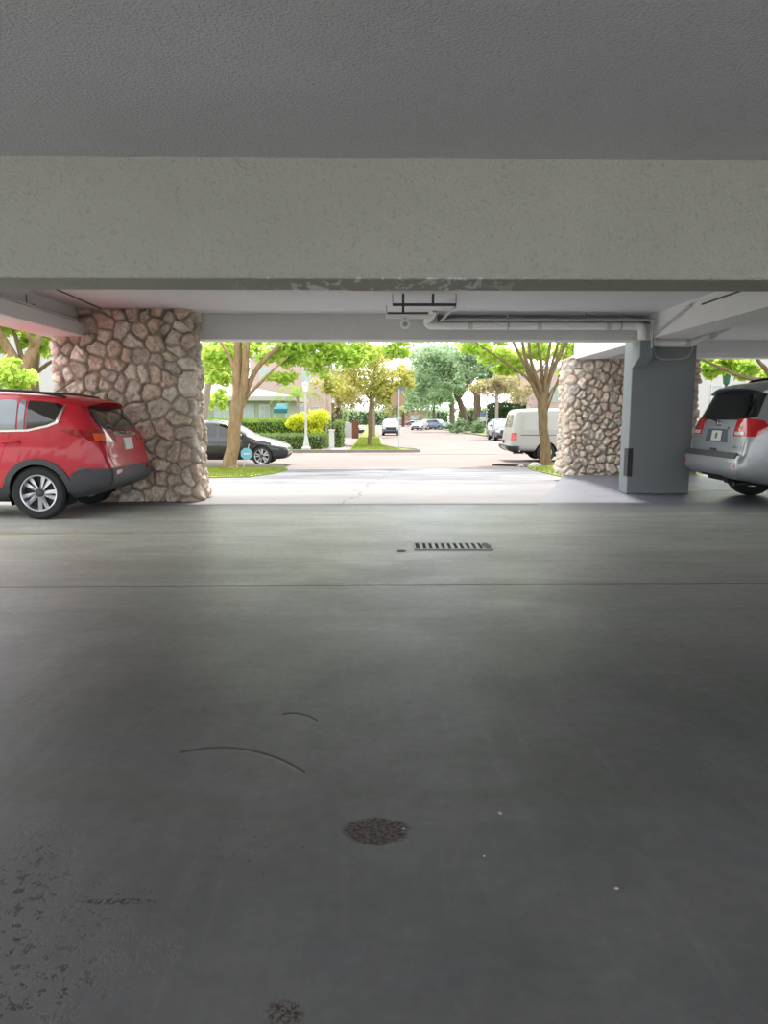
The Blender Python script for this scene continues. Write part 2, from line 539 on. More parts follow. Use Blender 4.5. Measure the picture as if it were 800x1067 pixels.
def link(name, me, mat, parent=None, smooth=None, bevel=0.0, seg=2):
    me.materials.append(mat)
    o = bpy.data.objects.new(name, me)
    C.objects.link(o)
    if parent is not None:
        o.parent = parent
    if smooth is not None:
        me.shade_smooth()
        if smooth > 0:
            me.set_sharp_from_angle(angle=R(smooth))
    if bevel:
        b = o.modifiers.new('bevel', 'BEVEL')
        b.width = bevel
        b.segments = seg
        b.limit_method = 'ANGLE'
        b.angle_limit = R(40)
    return o


def quads_mesh(name, V, nper, mat, parent=None):
    """fast mesh from an array of separate faces with nper corners each"""
    n = len(V)
    me = bpy.data.meshes.new(name)
    me.vertices.add(n)
    me.vertices.foreach_set('co', np.ascontiguousarray(V, dtype=np.float32).ravel())
    me.loops.add(n)
    me.loops.foreach_set('vertex_index', np.arange(n, dtype=np.int32))
    me.polygons.add(n // nper)
    me.polygons.foreach_set('loop_start', np.arange(0, n, nper, dtype=np.int32))
    me.update(calc_edges=True)
    return link(name, me, mat, parent)


def tag(o, label=None, cat=None, group=None, kind=None):
    if label:
        o['label'] = label
    if cat:
        o['category'] = cat
    if group:
        o['group'] = group
    if kind:
        o['kind'] = kind
    return o


def thing(name, label, cat, loc=(0, 0, 0), rz=0.0, group=None):
    o = bpy.data.objects.new(name, None)
    o.empty_display_size = 0.2
    C.objects.link(o)
    o.location = loc
    o.rotation_euler = (0, 0, rz)
    return tag(o, label, cat, group)


def struct(o, label=None):
    o['kind'] = 'structure'
    if label:
        o['label'] = label
    return o


def smooth_path(pts, n=6):
    """Catmull-Rom through the points (tuples of any length)"""
    P = [np.array(p, float) for p in pts]
    P = [2 * P[0] - P[1]] + P + [2 * P[-1] - P[-2]]
    out = []
    for i in range(1, len(P) - 2):
        for k in range(n):
            t = k / n
            a, b, c, d = P[i - 1], P[i], P[i + 1], P[i + 2]
            out.append(0.5 * ((2 * b) + (-a + c) * t + (2 * a - 5 * b + 4 * c - d) * t * t + (-a + 3 * b - 3 * c + d) * t ** 3))
    out.append(P[-2])
    return out

# ================================================================== the garage
CEIL = 2.95
BY0, BY1, BZ = 4.74, 5.17, 2.215        # near beam
FBY = 11.72                             # far beam front
GZ = 2.57                               # underside of the girders


def sheet(name, poly, z, mat, thick=0.25, label=None):
    o = MB().prism(poly, z - thick, z).build(name, mat)
    return struct(o, label)


# floor: painted slab, its outer edge splays towards the right
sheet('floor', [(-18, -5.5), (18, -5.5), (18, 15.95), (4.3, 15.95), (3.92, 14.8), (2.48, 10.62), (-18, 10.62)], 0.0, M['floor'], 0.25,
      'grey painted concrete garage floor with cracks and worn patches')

# driveway: grid that falls to the street
def terrain(name, xs, ys, mat, dz=0.0, keep=None, label=None, hf=ground):
    mb = MB()
    idx = {}
    for j, y in enumerate(ys):
        for i, x in enumerate(xs):
            idx[i, j] = len(mb.v)
            mb.v.append((x, y, hf(y) + dz))
    for j in range(len(ys) - 1):
        for i in range(len(xs) - 1):
            mb.f.append((idx[i, j], idx[i + 1, j], idx[i + 1, j + 1], idx[i, j + 1]))
    return struct(mb.build(name, mat), label)

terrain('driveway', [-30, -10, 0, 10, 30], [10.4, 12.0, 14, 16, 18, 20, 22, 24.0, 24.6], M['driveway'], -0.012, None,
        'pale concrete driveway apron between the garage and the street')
terrain('cross_street', [-90, -30, 0, 30, 90], [24.3, 30, 36.0], M['asphalt'], -0.02, None, 'pinkish street crossing in front of the garage')
terrain('side_street', [-1.0, 5, 11.2], [34.0, 40, 60, 80, 100, 130, 170, 220], M['asphalt'], -0.01, None, 'pinkish street running away into the distance')
terrain('terrain', [-140, -60, 0, 60, 140], [10, 12, 24, 60, 120, 240], M['terrain'], -0.3, None, 'ground under the gardens')

# ceiling slab, beams, girders
struct(MB().box(-5.0, 18, -5.5, 12.12, CEIL, CEIL + 0.3).box(4.5, 18, 12.12, 16.15, CEIL, CEIL + 0.3).build('ceiling', M['ceiling']),
       'grey popcorn textured concrete ceiling')
struct(MB().box(-18, -5.0, -5.5, BY1, CEIL, CEIL + 0.3).build('ceiling', M['ceiling']), 'grey ceiling of the left part of the garage')
struct(MB().box(-18, 18, BY0, BY1, BZ, CEIL + 0.02).build('ceiling_beam', M['beam'], None, None, 0.012),
       'wide grey stucco beam crossing the whole garage near the camera, scraped underneath')
fb = MB().box(-2.85, 1.05, FBY, FBY + 0.4, 2.545, CEIL + 0.02)
fb.box(1.05, 4.52, FBY, FBY + 0.4, 2.545, 2.80).box(1.05, 4.52, FBY + 0.30, FBY + 0.4, 2.80, CEIL + 0.02)
struct(fb.build('ceiling_beam', M['beam_far'], None, None, 0.008), 'grey beam over the driveway opening')
struct(MB().box(4.5, 5.12, BY1 - 0.05, 16.15, GZ, CEIL + 0.02).build('ceiling_girder', M['girder'], None, None, 0.012),
       'pale girder running back over the grey column')
struct(MB().box(-5.0, -4.40, BY1 - 0.05, 11.3, 2.53, 2.725).box(-5.0, -4.50, BY1 - 0.05, 11.3, 2.725, CEIL + 0.32).build('ceiling_girder', M['girder'], None, None, 0.012),
       'pale girder above the red car')
struct(MB().box(5.12, 18, 15.75, 16.15, 2.58, CEIL + 0.02).box(5.12, 18, 15.70, 15.76, 2.58, 2.70).build('ceiling_beam', M['girder'], None, None, 0.008),
       'pale beam over the far right opening behind the silver car')
struct(MB().box(17.8, 18, -5.5, 16, 0, CEIL).build('wall_right', M['wall_white']), 'right garage wall')
# unseen yard added behind the open back, pale to bounce light inside
struct(MB().box(-60, 60, -60, -5.4, -0.3, -0.012).build('bounce_yard', M['yard']), 'unseen pale yard added behind the garage to bounce light in')

# grey column with its tapered corbel
CX0, CX1, CY0, CY1 = 4.355, 5.43, 12.07, 12.47
col = struct(MB().box(CX0, CX1, CY0, CY1, 0, GZ + 0.02).build('concrete_column', M['column'], None, None, 0.015),
             'grey painted column beside the silver car')
cb = MB()
prof = [(CY0 + 0.02, 2.12), (CY0, 2.12), (11.75, 2.28), (11.75, GZ + 0.02), (CY0 + 0.02, GZ + 0.02)]
for x in (CX0, 4.57):
    cb.v += [(x, y, z) for y, z in prof]
n = len(prof)
cb.f += [tuple(range(n)), tuple(range(n, 2 * n))[::-1]] + [(i, (i + 1) % n, n + (i + 1) % n, n + i) for i in range(n)]
corbel = cb.build('corbel', M['column'], col, None, 0.008)
corbel['label'] = 'bracket with slanted foot under the beam'
# black guard on the column's corner
g = thing('corner_guard', 'black rubber corner guard low on the grey column', 'guard', (CX0, CY0, 0))
gp_ = [(-0.012, -0.02), (0.075, -0.02), (0.075, -0.002), (-0.002, -0.002), (-0.002, 0.16), (-0.012, 0.16)]
MB().prism(gp_, 0.30, 0.78).build('guard_strip', M['black_plastic'], g, None, 0.003)
for z in (0.36, 0.54, 0.72):
    MB().lathe([(0, 0), (0.012, 0), (0.010, 0.004), (0, 0.005)], 12, Matrix.Translation((0.045, -0.02, z)) @ Matrix.Rotation(PI / 2, 4, 'X')).build('screw_head', M['dark_metal'], g)


# ------------------------------------------------------------------ stone pillars
def stone_pier(name, x0, x1, y0, y1, z1, cell, step, label, flare=0.05, seed=3):
    rng = random.Random(seed)
    r = 0.10
    path = []
    def seg(a, b):
        L = (b - a).length
        k = max(1, int(L / step))
        for i in range(k):
            path.append(a.lerp(b, i / k))
    def corner(cx, cy, a0):
        k = 8
        for i in range(k):
            a = a0 + (PI / 2) * i / k
            path.append(Vector((cx + r * math.cos(a), cy + r * math.sin(a))))
    V2 = Vector
    seg(V2((x0 + r, y0)), V2((x1 - r, y0))); corner(x1 - r, y0 + r, -PI / 2)
    seg(V2((x1, y0 + r)), V2((x1, y1 - r))); corner(x1 - r, y1 - r, 0)
    seg(V2((x1 - r, y1)), V2((x0 + r, y1))); corner(x0 + r, y1 - r, PI / 2)
    seg(V2((x0, y1 - r)), V2((x0, y0 + r))); corner(x0 + r, y0 + r, PI)
    n = len(path)
    zs = [z1 * i / int(z1 / step) for i in range(int(z1 / step) + 1)]
    # stone seeds over the surface
    seeds = []
    per = 2 * ((x1 - x0) + (y1 - y0))
    for _ in range(60000):
        p = path[rng.randrange(n)]
        s = Vector((p.x + rng.uniform(-.03, .03), p.y + rng.uniform(-.03, .03), rng.uniform(-0.1, z1 + 0.1)))
        big = cell * rng.choice((0.5, 0.62, 0.8, 1.0, 1.2, 1.55))
        if all((s - q).length > 0.5 * (big + b) for q, b in seeds):
            seeds.append((s, big))
        if len(seeds) > 2.2 * per * z1 / cell ** 2:
            break
    kd = kdtree.KDTree(len(seeds))
    for i, (s, b) in enumerate(seeds):
        kd.insert(s, i)
    kd.balance()
    pal = [(226, 212, 194), (238, 228, 214), (216, 204, 190), (232, 210, 192), (210, 200, 190), (242, 224, 206), (226, 204, 188)]
    cols = [lin(rng.choice(pal)) for _ in seeds]
    amp = [rng.uniform(0.045, 0.10) for _ in seeds]
    tilt = [Vector((rng.uniform(-1, 1), rng.uniform(-1, 1), rng.uniform(-1, 1))) * 0.16 for _ in seeds]
    mort = lin((182, 168, 154))
    verts, colr = [], []
    for z in zs:
        for k in range(n):
            p = path[k]
            a, b = path[k - 1], path[(k + 1) % n]
            t = (b - a).normalized()
            nrm = Vector((t.y, -t.x, 0))
            P = Vector((p.x, p.y, z))
            w = noise.noise_vector(P * 4.0) * 0.07 + noise.noise_vector(P * 12) * 0.022
            (c1, i1, d1), (c2, i2, d2) = kd.find_n(P + w, 2)
            e = (d2 * 1.0 - d1)
            f = min(1.0, e / 0.055)
            f = f * f * (3 - 2 * f)
            rough = noise.ridged_multi_fractal(P * 9, 0.8, 2.2, 5, 0.9, 2.0) * 0.018 - 0.018 + noise.fractal(P * 15, 0.7, 2.2, 4) * 0.024 + noise.noise(P * 5.5) * 0.026
            d = f * (amp[i1] + (P - seeds[i1][0]).dot(tilt[i1]) + rough) + (1 - f) * (-0.012)
            d += flare * max(0.0, 1 - z / 0.9) ** 1.5
            q = P + nrm * d
            verts.append(q)
            g_ = f ** 0.6
            colr.append(tuple(m * (1 - g_) + c * g_ for m, c in zip(mort, cols[i1])) + (1.0,))
    faces = []
    for j in range(len(zs) - 1):
        for k in range(n):
            k2 = (k + 1) % n
            faces.append((j * n + k, j * n + k2, (j + 1) * n + k2, (j + 1) * n + k))
    faces.append(tuple((len(zs) - 1) * n + k for k in range(n)))
    me = bpy.data.meshes.new(name)
    me.from_pydata(verts, [], faces)
    at_ = me.color_attributes.new('stone', 'FLOAT_COLOR', 'POINT')
    at_.data.foreach_set('color', np.array(colr, dtype=np.float32).ravel())
    o = link(name, me, M['stone'], None, 0)
    return struct(o, label)

stone_pier('stone_pillar', -4.90, -2.84, 11.22, 11.95, 2.96, 0.29, 0.017, 'wide pillar of rough coral stones behind the red car', 0.06, 3)
stone_pier('stone_pillar', 4.42, 7.3, 16.05, 16.8, 2.60, 0.22, 0.024, 'wide pillar of rough coral stones between the white van and the grey column', 0.08, 9)

# ------------------------------------------------------------------ drain grate in the floor
def drain():
    a, b = at(431, 569.0, 7.2), at(511, 569.0, 7.2)
    p = Vector(((a.x + b.x) / 2, 7.2, 0))
    t = thing('floor_drain', 'rectangular slotted iron drain grate set into the garage floor', 'drain', p, R(-1))
    L, W = 0.40, 0.175
    MB().box(-L, L, -W, W, 0.0005, 0.004).build('drain_pit', M['dark'], t)
    fr = MB().box(-L, L, -W, -W + 0.02, 0.001, 0.012).box(-L, L, W - 0.02, W, 0.001, 0.012).box(-L, -L + 0.02, -W, W, 0.001, 0.012).box(L - 0.02, L, -W, W, 0.001, 0.012)
    fr.build('drain_frame', M['conduit'], t, None, 0.002)
    for i in range(11):
        x = -L + 0.08 + i * 0.064
        MB().box(x - 0.016, x + 0.016, -W + 0.015, W - 0.015, 0.001, 0.011).build('grate_bar', M['conduit'], t, None, 0.002)
    MB().prism([(0.045 * math.cos(k * PI / 8), 0.14 * math.sin(k * PI / 8)) for k in range(16)], 0.001, 0.012, Matrix.Translation((L - 0.05, 0, 0))).build('end_plate', M['iron'], t)
drain()
q = at(418, 573, 7.0)
tag(MB().lathe([(0, 0), (0.045, 0), (0.042, 0.008), (0.02, 0.010), (0, 0.010)], 20, Matrix.Translation((q.x, 6.98, 0.0005))).build('cleanout_cap', M['iron'], None, 40),
    'small round metal cap in the floor left of the drain grate', 'cap')

# parking lines
struct(MB().box(-4.3, -2.75, 8.05, 8.15, 0.0008, 0.003).build('parking_line', M['yellow_line']), 'worn yellow parking line in front of the red car')
struct(MB().box(5.45, 7.6, 12.55, 12.66, 0.0008, 0.003).build('parking_line', M['yellow_line']), 'worn yellow parking line beside the silver car')
struct(MB().box(-7.5, -5.0, 8.05, 8.15, 0.0008, 0.003).build('parking_line', M['yellow_line']), 'worn yellow parking line beside the red car')

# ------------------------------------------------------------------ litter
def scrap(px, py, s, lab, seed, mat='paper'):
    rr = random.Random(seed)
    d = CROT @ Vector(((px - CX) / FPX, -(py - CY) / FPX, -1.0))
    p = CAM + d * (-CAM.z / d.z)
    mb = MB()
    k = 7
    ring = [(s * rr.uniform(.5, 1) * math.cos(2 * PI * i / k), s * rr.uniform(.35, .8) * math.sin(2 * PI * i / k)) for i in range(k)]
    lo = [(x, y, 0.0005) for x, y in ring]
    hi = [(x * .6, y * .6, s * rr.uniform(.35, .7)) for x, y in ring]
    mb.add(lo + hi, [tuple(range(k))[::-1], tuple(range(k, 2 * k))] + [(i, (i + 1) % k, k + (i + 1) % k, k + i) for i in range(k)])
    o = mb.build('paper_scrap' if mat == 'paper' else 'stone_chip', M[mat], None, 0)
    o.location = (p.x, p.y, 0)
    tag(o, lab, 'scrap' if mat == 'paper' else 'chip')
scrap(521, 848, 0.012, 'white paper scrap on the dark floor right of the worn round patch', 1)
scrap(642, 926, 0.009, 'small pale scrap alone on the dark floor at lower right', 2)
scrap(504, 892, 0.007, 'dark stone chip on the floor below the white paper scrap', 3, 'rock')
scrap(421, 864, 0.008, 'tiny pale chip at the right rim of the worn round patch', 4, 'rock')
scrap(219, 760, 0.008, 'tiny white chip on the floor above the long curved crack', 5, 'rock')

# ------------------------------------------------------------------ pipes under the ceiling
def hanger(mb, x, y, z0, z1, r=0.006):
    mb.tube([(x, y, z0), (x, y, z1)], r, 8)

t = thing('drain_pipe', 'thick pale drain pipe along the beam over the driveway opening', 'pipe', (0, 0, 0))
PY, PZ = 11.56, 2.745
x0 = at(449, 336, PY).x
x1 = 4.30
MB().tube([(x0, PY, PZ), (x1 - 0.10, PY, PZ)], 0.056, 20).build('pipe_run', M['pipe_white'], t, 50)
el = smooth_path([(x1 - 0.12, PY, PZ), (x1 - 0.03, PY, PZ - 0.012), (x1 + 0.0, PY, PZ - 0.07), (x1 + 0.005, PY, PZ - 0.20)], 6)
MB().tube(el, 0.064, 18).build('elbow', M['pipe_white'], t, 50)
el = smooth_path([(x0 + 0.05, PY, PZ), (x0 - 0.03, PY, PZ + 0.01), (x0 - 0.06, PY, PZ + 0.07), (x0 + 0.0, PY - 0.12, PZ + 0.15), (x0 + 0.03, PY - 0.18, CEIL + 0.01)], 6)
MB().tube(el, 0.06, 18).build('elbow', M['pipe_white'], t, 50)
for xx in (1.55, 2.65, 3.75):
    MB().tube([(xx - 0.035, PY, PZ), (xx + 0.035, PY, PZ)], 0.066, 20).build('coupling', M['pipe'], t, 50)
for xx in (2.15, 3.95):
    mb = MB()
    hanger(mb, xx, PY - 0.02, PZ + 0.05, CEIL)
    mb.lathe([(0.058, -0.012), (0.066, -0.012), (0.066, 0.012), (0.058, 0.012)], 20, Matrix.Translation((xx, PY, PZ)) @ Matrix.Rotation(PI / 2, 4, 'Y'), True)
    mb.build('pipe_hanger', M['conduit'], t, 50)

t = thing('conduit', 'thin pale conduit above the thick drain pipe on the far beam', 'conduit', (0, 0, 0))
CYY, CZ = 11.46, 2.835
xa, xb = at(474, 333, CYY).x, 4.43
MB().tube(smooth_path([(xa, CYY, CZ), (xa + 1.5, CYY, CZ), (xb - 0.12, CYY, CZ), (xb - 0.03, CYY, CZ - 0.02), (xb, CYY, CZ - 0.1), (xb, CYY, 2.40)], 6), 0.018, 10).build('conduit_run', M['conduit'], t, 50)
for xx in (2.12, 3.35):
    mb = MB()
    hanger(mb, xx, CYY, CZ, CEIL, 0.007)
    mb.build('conduit_hanger', M['conduit'], t)
MB().tube([tuple(at(474, 320, 10.2)), (xa - 0.22, CYY, CZ - 0.02), (xa, CYY, CZ)], 0.018, 10).build('diagonal_brace', M['conduit'], t, 50)

# hanging trapeze rack of pipes
RY = 9.8
t = thing('pipe_rack', 'small hanging rack of thin pipes under the ceiling beside the near beam', 'rack', (0, RY, CEIL))
xl, xm, xr = at(409, 317, RY).x, at(451, 317, RY).x, at(475, 317, RY).x
xp = at(420, 317, RY).x
zz = at(409, 317.5, RY).z - CEIL
MB().box(xl, xr, -0.018, 0.018, zz - 0.018, zz + 0.018).build('rail', M['iron'], t, None, 0.003)
for x, z2 in ((xp, zz - 0.12), (xm, zz - 0.02)):
    MB().box(x - 0.016, x + 0.016, -0.016, 0.016, z2, 0.0).build('post', M['iron'], t, None, 0.003)
for x in (xl, xr):
    MB().tube([(x, 0, zz - 0.01), (x, 0, 0.0)], 0.008, 8).build('threaded_rod', M['conduit'], t)
x4, x5 = at(402, 328, RY).x, at(446, 328, RY).x
zl = at(420, 327, RY).z - CEIL
MB().box(x4 + 0.02, x5, -0.02, 0.02, zl - 0.002, zl + 0.02).build('lower_rail', M['iron'], t, None, 0.003)
for dy, dz in ((-0.07, -0.035), (0.07, -0.035)):
    MB().tube([(x4, dy, zl + dz), (x5 + 0.06, dy, zl + dz)], 0.022, 14).build('rack_pipe', M['pipe_white'], t, 50)
MB().tube([(x4 + 0.01, -0.07, zl - 0.035), (x4 + 0.01, 0.0, zl + 0.10), (x4 + 0.01, 0.07, zl - 0.035)], 0.012, 8).build('end_hoop', M['pipe_white'], t)
pe = MB().lathe([(0.035, -0.02), (0.062, -0.02), (0.068, 0.0), (0.062, 0.02), (0.035, 0.02)], 24, Matrix.Translation((0, -0.0, -0.135)) @ Matrix.Rotation(PI / 2, 4, 'X'), True).build('pipe_end', M['pipe_white'], t, 40)
pe.location = (at(422, 335, RY).x, 0, zl)
pe['label'] = 'white round pipe end hanging under the rack'
MB().tube([(0, 0, -0.075), (0, 0, -0.03)], 0.028, 14).build('collar', M['pipe'], pe, 40)
MB().lathe([(0, -0.004), (0.034, -0.004), (0.034, 0.004), (0, 0.004)], 20, Matrix.Translation((0, 0, -0.135)) @ Matrix.Rotation(PI / 2, 4, 'X')).build('plug', M['conduit'], pe, 40)

# pipe across the head of the column and flexible conduit loop
t = thing('drain_pipe', 'pale drain pipe rising across the head of the grey column', 'pipe', (0, 0, 0))
QY = 11.88
P0, P1, P2, P3 = at(678, 357.5, QY), at(717, 357.5, QY), at(744, 347.5, QY), at(757, 339, QY + 0.3)
MB().tube(smooth_path([P0, P1, P1.lerp(P2, .5) + Vector((0, 0, -0.01)), P2], 6), 0.062, 20).build('pipe_run', M['pipe_white'], t, 50)
MB().tube(smooth_path([P2, P2.lerp(P3, .6) + Vector((0, 0, -0.03)), P3, P3 + Vector((0.03, 0.25, 0.28))], 6), 0.075, 20).build('elbow', M['pipe_white'], t, 50)
d = (P2 - P1).normalized()
MB().tube([P2 - d * 0.10, P2 - d * 0.02], 0.075, 20).build('coupling', M['pipe'], t, 50)
MB().tube([P1 - Vector((0.06, 0, 0)), P1 + Vector((0.02, 0, 0))], 0.072, 20).build('coupling', M['pipe'], t, 50)
for x_ in (at(697, 350, QY).x, at(711, 350, QY).x):
    mb = MB()
    hanger(mb, x_, QY - 0.01, P0.z, GZ + 0.01, 0.012)
    mb.build('pipe_hanger', M['conduit'], t)
LY = 11.86
loop = [at(700, 305, 9.9) * 0 + Vector((4.47, 10.2, 2.88)), Vector((4.455, 11.0, 2.70)), at(680.5, 352, 11.6), at(681, 366, LY), at(686, 373.5, CY0 - 0.03), at(703, 374.5, CY0 - 0.03), at(716, 372, CY0 - 0.03), at(721, 364, CY0 - 0.03), at(722, 358, CY0 - 0.03)]
o = MB().tube(smooth_path(loop, 8), 0.017, 10).build('flexible_conduit', M['conduit'], None, 50)
tag(o, 'thin conduit bending in a loop across the head of the grey column', 'conduit')
# small conduits along the girders
t = thing('conduit', 'thin conduit clipped along the pale girder above the red car', 'conduit', (0, 0, 0))
MB().tube([(-4.425, BY1 + 0.02, 2.747), (-4.425, 11.0, 2.747)], 0.022, 10).build('conduit_run', M['pipe'], t, 50)
for y in (6.4, 8.0, 9.6):
    MB().box(-4.50, -4.395, y - 0.012, y + 0.012, 2.765, 2.775).box(-4.505, -4.495, y - 0.012, y + 0.012, 2.765, 2.90).build('clip', M['iron'], t)
o = MB().tube([(4.49, 5.4, 2.86), (4.49, 8.2, 2.85), (4.49, 9.9, 2.84)], 0.012, 8).build('cable', M['iron'], None, 50)
tag(o, 'thin dark cable along the pale girder above the silver car', 'cable')
o = MB().tube([(-3.9, BY1 + 0.02, CEIL - 0.008), (-4.0, 8.0, CEIL - 0.008), (-4.12, 11.15, CEIL - 0.008)], 0.010, 8).build('cable', M['iron'], None, 50)
tag(o, 'thin dark cable running along the ceiling above the red car', 'cable')
q = at(381, 304, BY1)
o = MB().box(q.x - 0.10, q.x + 0.17, BY1 - 0.002, BY1 + 0.004, BZ - 0.001, BZ + 0.012).build('bumper_scrape', M['orange_scrape'])
struct(o, 'orange primer scrape on the edge of the near beam')

# ================================================================== cars
def pchip(pts, n):
    """resample a polyline by arc length with light smoothing; points may carry a corner flag"""
    P = [np.array(p, float) for p in pts]
    d = [0.0]
    for a, b in zip(P, P[1:]):
        d.append(d[-1] + float(np.linalg.norm(b - a)))
    tot = d[-1]
    fine = smooth_path(pts, 12)
    fd = [0.0]
    for a, b in zip(fine, fine[1:]):
        fd.append(fd[-1] + float(np.linalg.norm(b - a)))
    out = []
    j = 0
    for i in range(n):
        s = fd[-1] * i / (n - 1)
        while j < len(fd) - 2 and fd[j + 1] < s:
            j += 1
        k = (s - fd[j]) / max(1e-9, fd[j + 1] - fd[j])
        out.append(fine[j] * (1 - k) + fine[j + 1] * k)
    return out


class Car:
    """x forward, y left, z up; origin on the ground under the middle"""
    def __init__(self, name, label, loc, rz, L, W, H, belt, top, bottom, paintmat, ax_r, ax_f, wr, ww=0.22, track=None,
                 tum=0.17, ends=(0.12, 0.16), n_exp=6.0, arch=None, N=72, group=None, cat='car', barrel=0.05, arch_dark=True):
        self.root = thing(name, label, cat, loc, rz, group)
        self.L, self.W, self.H, self.belt = L, W, H, belt
        self.tum, self.ends = tum, ends
        self.barrel = barrel
        T, B = pchip(top, N), pchip(bottom, N)
        ring = 44
        vs, fs = [], []
        for i in range(N):
            c, h = (T[i] + B[i]) / 2, (T[i] - B[i]) / 2
            for k in range(ring):
                a = 2 * PI * k / ring
                ca, sa = math.cos(a), math.sin(a)
                cc = math.copysign(abs(ca) ** (2 / n_exp), ca)
                ss = math.copysign(abs(sa) ** (2 / n_exp), sa)
                p = c + h * cc
                vs.append((p[0], self.hw(p[0], p[1]) * ss, p[1]))
        for i in range(N - 1):
            for k in range(ring):
                k2 = (k + 1) % ring
                fs.append((i * ring + k, i * ring + k2, (i + 1) * ring + k2, (i + 1) * ring + k))
        fs.append(tuple(range(ring))[::-1])
        fs.append(tuple((N - 1) * ring + k for k in range(ring)))
        me = bpy.data.meshes.new('body')
        me.from_pydata(vs, [], fs)
        bm = bmesh.new()
        bm.from_mesh(me)
        bmesh.ops.remove_doubles(bm, verts=bm.verts, dist=0.0008)
        bmesh.ops.recalc_face_normals(bm, faces=bm.faces)
        self.bm = bm
        bm.normal_update()
        self.bvh = BVHTree.FromBMesh(bm)
        self.paint = paintmat
        self.arch = arch or wr * 1.1
        self.ax = (ax_r, ax_f)
        self.wr = wr
        # wheel wells cut out of the body skin
        b2 = self.bm.copy()
        for x in self.ax:
            for s in (1, -1):
                geom = [f for f in b2.faces if f.calc_center_median().y * s > W * .30 and abs(f.calc_center_median().x - x) < self.arch + .5 and f.calc_center_median().z < wr + self.arch + .4]
                inside = geom
                K = 28
                for i in range(K):
                    a = 2 * PI * i / K
                    no = Vector((math.cos(a), 0, math.sin(a)))
                    co = Vector((x, 0, wr)) + no * self.arch
                    fs_ = set(inside)
                    es = {e for f in fs_ for e in f.edges}
                    vs_ = {v for f in fs_ for v in f.verts}
                    r = bmesh.ops.bisect_plane(b2, geom=list(vs_) + list(es) + list(fs_), dist=1e-5, plane_co=co, plane_no=no)
                    inside = [g for g in r['geom'] if isinstance(g, bmesh.types.BMFace) and g.is_valid and (g.calc_center_median() - co).dot(no) < 0]
                bmesh.ops.delete(b2, geom=[f for f in inside if f.calc_center_median().y * s > W * .33], context='FACES')
                # dark liner of the well
                y0, y1 = s * (W / 2 - .34), s * (W / 2 - .035)
                lm = MB()
                n_ = 24
                ar = self.arch + .004
                ang = [R(-25) + R(230) * k / n_ for k in range(n_ + 1)]
                for k in range(n_ + 1):
                    px_, pz_ = x + ar * math.cos(ang[k]), wr + ar * math.sin(ang[k])
                    lm.v += [(px_, y0, pz_), (px_, min(abs(y1), self.hw(px_, pz_) - .012) * s, pz_)]
                for k in range(n_):
                    lm.f.append((2 * k, 2 * k + 1, 2 * k + 3, 2 * k + 2))
                lm.v.append((x, y0, wr))
                c_ = len(lm.v) - 1
                for k in range(n_):
                    lm.f.append((2 * k, 2 * k + 2, c_))
                lm.build('wheel_housing', M['dark'], self.root, 40)
        nm = bpy.data.meshes.new('body')
        b2.to_mesh(nm)
        b2.free()
        body = link('body', nm, paintmat, self.root, 40)
        self.body = body

    def hw(self, x, z):
        t = x / (self.L / 2)
        k = 1 - (self.ends[0] * max(0, -t) ** 7 if t < 0 else self.ends[1] * t ** 6)
        if z > self.belt:
            u = (z - self.belt) / (self.H - self.belt)
            k *= 1 - self.tum * u ** 1.05 - 0.0
        else:
            u = (self.belt - z) / self.belt
            k *= 1 - self.barrel * (max(0, u - 0.35) / 0.65) ** 2
        return self.W / 2 * k

    def piece(self, name, polys, mat, axis='y', side=0, extra=(), off=0.006, parent=None, skirt=0.012, smooth=40):
        """cut convex regions out of a copy of the body skin and lift them a little:
        axis y: polygon in (x, z); axis x: polygon in (y, z); axis z: polygon in (x, y); side limits the half kept"""
        tot = bmesh.new()
        for poly in polys:
            b = self.bm.copy()
            area = sum(poly[i][0] * poly[(i + 1) % len(poly)][1] - poly[(i + 1) % len(poly)][0] * poly[i][1] for i in range(len(poly)))
            pl = poly if area > 0 else poly[::-1]
            planes = []
            for i in range(len(pl)):
                a, c = pl[i], pl[(i + 1) % len(pl)]
                n2 = (c[1] - a[1], -(c[0] - a[0]))
                if axis == 'y':
                    planes.append(((a[0], 0, a[1]), (n2[0], 0, n2[1])))
                elif axis == 'x':
                    planes.append(((0, a[0], a[1]), (0, n2[0], n2[1])))
                else:
                    planes.append(((a[0], a[1], 0), (n2[0], n2[1], 0)))
            if side:
                planes.append(((0, 0, 0), (0, -side, 0)) if axis in 'y' else ((0, 0, 0), (-side, 0, 0)))
            planes += list(extra)
            for co, no in planes:
                bmesh.ops.bisect_plane(b, geom=b.verts[:] + b.edges[:] + b.faces[:], dist=1e-5, plane_co=co, plane_no=no, clear_outer=True)
            tmp = bpy.data.meshes.new('tmp')
            b.to_mesh(tmp)
            b.free()
            tot.from_mesh(tmp)
            bpy.data.meshes.remove(tmp)
        bmesh.ops.remove_doubles(tot, verts=tot.verts, dist=0.0006)
        tot.normal_update()
        nr = {v: v.normal.copy() for v in tot.verts}
        for v in tot.verts:
            v.co += nr[v] * off
        if skirt:
            be = [e for e in tot.edges if e.is_boundary]
            old = {v: nr[v] for e in be for v in e.verts}
            ret = bmesh.ops.extrude_edge_only(tot, edges=be)
            for v in [g for g in ret['geom'] if isinstance(g, bmesh.types.BMVert)]:
                src = min(old, key=lambda q: (q.co - v.co).length_squared) if len(old) < 4 else None
                if src is None:
                    for e in v.link_edges:
                        q = e.other_vert(v)
                        if q in old and (q.co - v.co).length < 1e-7:
                            src = q
                            break
                if src is not None:
                    v.co -= old[src] * (off + skirt)
        me = bpy.data.meshes.new(name)
        tot.to_mesh(me)
        tot.free()
        return link(name, me, mat, parent or self.root, smooth)

